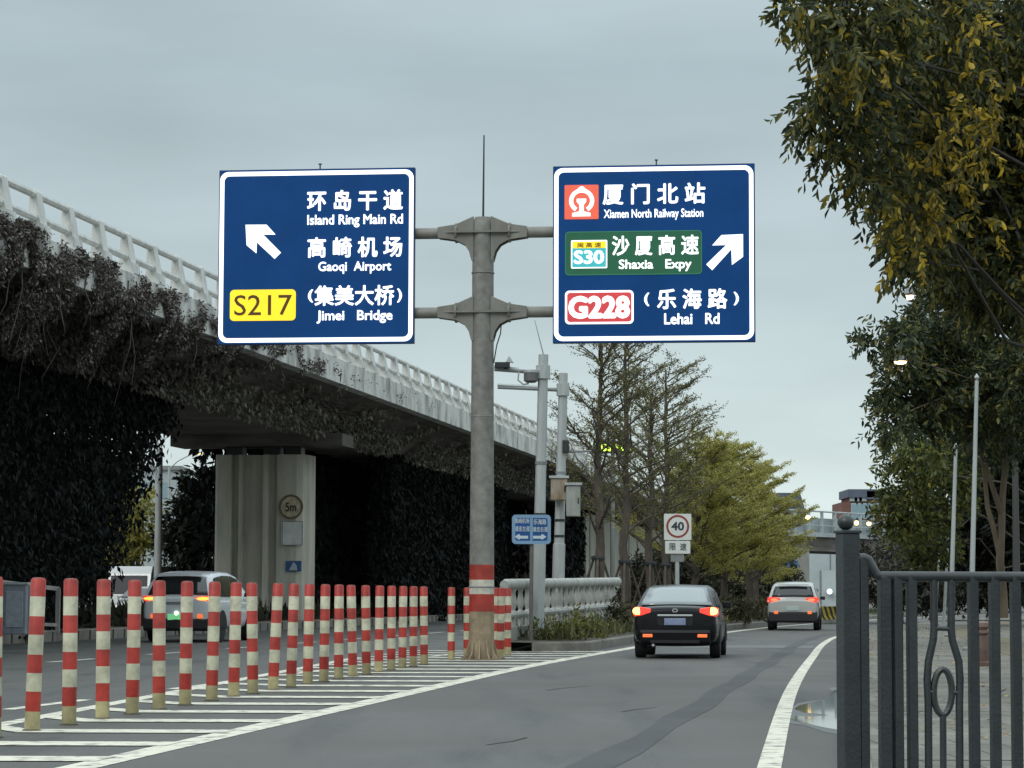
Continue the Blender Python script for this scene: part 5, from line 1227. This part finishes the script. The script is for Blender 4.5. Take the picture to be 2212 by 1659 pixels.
# ------------------------------------------------------------------ overpass, hoardings and houses in the distance
OY = 160
ov = thing('overpass', 'pale road overpass crossing the lane in the distance with railing', 'overpass', Vector((at(1800, 1288, OY).x, OY, 0)))
oa = at(1640, 1152, OY); ob = at(2400, 1152, 205); ob.z = oa.z
od_ = (ob - oa).normalized(); on = Vector((-od_.y, od_.x, 0)); oz = Vector((0, 0, 1)); ol = (ob - oa).length / 2
mb = MB(); mb.box((oa + ob) / 2 + on * 2.6 - oz * .48, (ol, 2.6, .5), (od_, on, oz)); mb.build('girder', m_concd, ov, world=True)
m_ovf = mat('overpass_paint', (.44, .48, .48), .7, c2=(.34, .37, .37), scale=.8)
mb = MB(); mb.box((oa + ob) / 2 - on * .12 + oz * .06, (ol, .14, .14), (od_, on, oz)); mb.build('fascia', m_ovf, ov, world=True)
for zz, r_ in ((1.55, .06), (1.1, .035), (.65, .035)):
    mb = MB(); mb.tube([oa + oz * zz, ob + oz * zz], r_, 6); mb.build('rail', m_ovf, ov, world=True)
for i in range(22):
    p_ = oa + od_ * (1 + i * 1.75); mb = MB(); mb.box(p_ + oz * .85, (.09, .07, .75), (od_, on, oz)); mb.build('rail_post', m_ovf, ov, world=True)
mb = MB(); mb.box((oa + ob) / 2 + on * .35 + oz * .6, (ol, .08, .5), (od_, on, oz)); mb.build('parapet', mat('parapet_pale', (.42, .47, .48), .7, c2=(.30, .34, .35), scale=.7), ov, world=True)
for x, Yq in ((1727, 162), (1925, 172)):
    p_ = at(x, 1250, Yq); mb = MB(); mb.box(Vector((p_.x, Yq, (oa.z - .9) / 2)), (.55, .6, (oa.z - .9) / 2)); mb.build('column', m_conc, ov, world=True)
for px, py, l in ((1745, 1118, 'round warm light on the overpass, leftmost'), (1850, 1130, 'round warm car headlight on the overpass, left of the pair'), (1877, 1131, 'round warm car headlight on the overpass, right of the pair')):  # vehicle headlights, drawn as lamps with added housings and brackets
    f_ = (px - 1700) / 200; p_ = at(px, py, OY + 6 * f_ - .6); t = thing('round_lamp', l, 'lamp', p_)
    mb = MB(); mb.lathe([(.02, -.12), (.11, -.09), (.15, 0), (.12, .1)], 14, axis='y'); mb.build('lamp_glass', mat('warm_lamp', (1, .9, .6), .3, emit=(1, .66, .22), estr=2.2), t, smooth=True)
    mb = MB(); mb.lathe([(.16, .02), (.12, .2), (.05, .3)], 14, axis='y'); mb.build('lamp_housing', m_grey, t)
    mb = MB(); mb.box((0, .3, -.1), (.04, .3, .04)); mb.build('bracket', m_grey, t)
def slab(name, label, cat, px0, px1, py0, Y, m, th=.15, py1=1315, name2='panel'):
    a = at(px0, py0, Y); b = at(px1, py1, Y); t = thing(name, label, cat, Vector(((a.x + b.x) / 2, Y, 0)))
    mb = MB(); mb.box((0, 0, a.z / 2), ((b.x - a.x) / 2, th, a.z / 2)); mb.build(name2, m, t)
    mb = MB()
    x = -(b.x - a.x) / 2 + .05
    while x < (b.x - a.x) / 2: mb.box((x, -th - .02, a.z / 2), (.04, .02, a.z / 2)); x += 2.0
    mb.build('frame', m_grey, t)
    return t
m_hw = mat('hoarding_white', (.38, .43, .45), .7, c2=(.31, .36, .38), scale=.5)
slab('hoarding', 'pale grey hoarding under the overpass, left of its column', 'hoarding', 1655, 1722, 1160, 182, m_hw)
slab('hoarding', 'tall pale hoarding under the overpass, right of its column', 'hoarding', 1732, 1835, 1172, 190, mat('hoarding_pale', (.48, .54, .55), .7, c2=(.40, .46, .47), scale=.5))
slab('hoarding', 'lower white hoarding with a bluish lamp, nearest the fence post', 'hoarding', 1770, 1850, 1232, 150, mat('hoarding_front', (.50, .55, .56), .7, c2=(.44, .49, .50), scale=.5))
t = thing('work_lamp', 'small bluish white work lamp on the white hoarding', 'lamp', at(1792, 1278, 149.5))
mb = MB(); mb.lathe([(.02, -.1), (.14, -.08), (.16, 0)], 14, axis='y'); mb.build('lamp_glass', mat('cool_lamp', (.8, .9, 1), .3, emit=(.62, .80, 1), estr=1.1), t)
mb = MB(); mb.lathe([(.17, 0), (.17, .12), (.1, .2)], 14, axis='y'); mb.build('lamp_housing', m_grey, t)
t = thing('blue_panel', 'small blue panel on the far hoarding behind the white car', 'sign', at(1704, 1222, 140)); t.location.z = 0
zz = at(1704, 1222, 140).z; mb = MB(); mb.box((0, 0, zz), (.5, .03, .28)); mb.build('panel', mat('panel_blue', (.06, .15, .28), .6), t)
mb = MB(); mb.tube([(0, .06, 0), (0, .06, zz)], .04, 6); mb.build('post', m_grey, t)
# yellow and black barrier at the bend
a = at(1763, 1343, 112); b = at(1835, 1345, 116); a.z = b.z = 0
t = thing('crash_barrier', 'low yellow and black striped barrier at the bend beyond the white car', 'barrier', (a + b) / 2)
L_ = (b - a).length; dd = (b - a).normalized()
m_ys = bpy.data.materials.new('hazard_stripes'); m_ys.use_nodes = True
tt = m_ys.node_tree; bs = tt.nodes['Principled BSDF']; tcn = N(tt, 'ShaderNodeTexCoord'); wv = N(tt, 'ShaderNodeTexWave'); wv.inputs['Scale'].default_value = .75; wv.bands_direction = 'DIAGONAL'
tt.links.new(tcn.outputs['Object'], wv.inputs[0]); rr = N(tt, 'ShaderNodeValToRGB'); rr.color_ramp.interpolation = 'CONSTANT'; rr.color_ramp.elements[0].color = (.03, .03, .02, 1); rr.color_ramp.elements[1].position = .5; rr.color_ramp.elements[1].color = (.42, .32, .05, 1)
tt.links.new(wv.outputs[0], rr.inputs[0]); tt.links.new(rr.outputs[0], bs.inputs['Base Color'])
mb = MB(); mb.loft([[(a + dd * L_ * f_) + Vector((0, y, z)) for y, z in ((-.3, 0), (-.3, .15), (-.12, .35), (-.1, .75), (.1, .75), (.12, .35), (.3, .15), (.3, 0))] for f_ in (0, .5, 1)]); mb.build('barrier_block', m_ys, t, world=True)
mb = MB(); mb.box((a + b) / 2 + Vector((0, -.32, .1)), (L_ / 2, .02, .08), (dd, Vector((-dd.y, dd.x, 0)), oz)); mb.build('base', m_conc, t, world=True)
# houses
m_brick = mat('far_brick', (.21, .10, .075), .85, c2=(.15, .075, .06), scale=.3); m_roof = mat('far_roof', (.08, .10, .14), .7, var=.15, scale=.3)
def house(label, px0, px1, pyt, Y, steps):
    a = at(px0, pyt, Y); b = at(px1, pyt, Y); t = thing('house', label, 'building', Vector(((a.x + b.x) / 2, Y, 0)))
    cx = (a.x + b.x) / 2
    for (q0, q1, y1, m, nm) in steps:
        u = at(q0, y1, Y); v = at(q1, y1, Y); y0_ = {'wall': 0, 'tower': at(0, 1100, Y).z, 'roof': u.z - 1.3}[nm]
        mb = MB(); mb.box(((u.x + v.x) / 2 - cx, 4 if nm != 'roof' else 3.5, (u.z + y0_) / 2), ((v.x - u.x) / 2, 6, (u.z - y0_) / 2)); mb.build(nm, m, t)
    return t, cx
t, cx = house('distant red brick house with dark blue stepped roof beyond the overpass', 1812, 1935, 1055, 420, [(1814, 1940, 1086, m_brick, 'wall'), (1834, 1900, 1066, m_brick, 'tower'), (1828, 1900, 1058, m_roof, 'roof'), (1868, 1945, 1062, m_roof, 'roof')])
for x in (1842, 1853, 1864, 1876, 1888):
    u = at(x, 1105, 420); mb = MB(); mb.box((u.x - cx, -2.1, u.z), (.55, .1, 1.3)); f_ = mb.build('window', mat('far_window_frame', (.35, .42, .44), .6), t)
    mb = MB(); mb.box((u.x - cx, -2.22, u.z), (.42, .04, 1.1)); mb.build('pane', mat('far_glass', (.22, .32, .36), .2), f_)
for x in (1840, 1850, 1860):
    u = at(x, 1073, 420); mb = MB(); mb.box((u.x - cx, -2.1, u.z), (.6, .1, .8)); mb.build('window', MATS['far_window_frame'], t)
t, cx = house('distant house roof just showing above the overpass behind the green trees', 1670, 1738, 1068, 430, [(1660, 1725, 1085, m_brick, 'wall')])
u = at(1650, 1088, 430); v = at(1742, 1088, 430); pk = at(1698, 1066, 430)
mb = MB(); mb.prism([Vector((u.x - cx, -3, u.z)), Vector((v.x - cx, -3, u.z - 3)), Vector((pk.x + 2 - cx, -3, pk.z)), Vector((pk.x - 4 - cx, -3, pk.z))], (0, 14, 0)); mb.build('roof', m_roof, t)
# pale building glimpsed left under the flyover
a = at(270, 1020, 260); b = at(335, 1062, 260)
t = thing('apartment_block', 'pale building glimpsed through the gap left of the pier', 'building', Vector(((a.x + b.x) / 2, 260, 0)))
mb = MB(); mb.box((0, 0, a.z / 2), (4.5, 5, a.z / 2)); mb.build('wall', mat('far_pale', (.36, .40, .40), .8, var=.1), t)
mb = MB(); mb.box((0, 0, a.z + .2), (4.8, 5.3, .2)); mb.build('roof', m_grey, t)
for i in range(4):
    mb = MB(); mb.box((-3 + 2 * i, -5.03, a.z - 2), (.6, .04, .8)); mb.build('window', MATS['far_glass'], t)
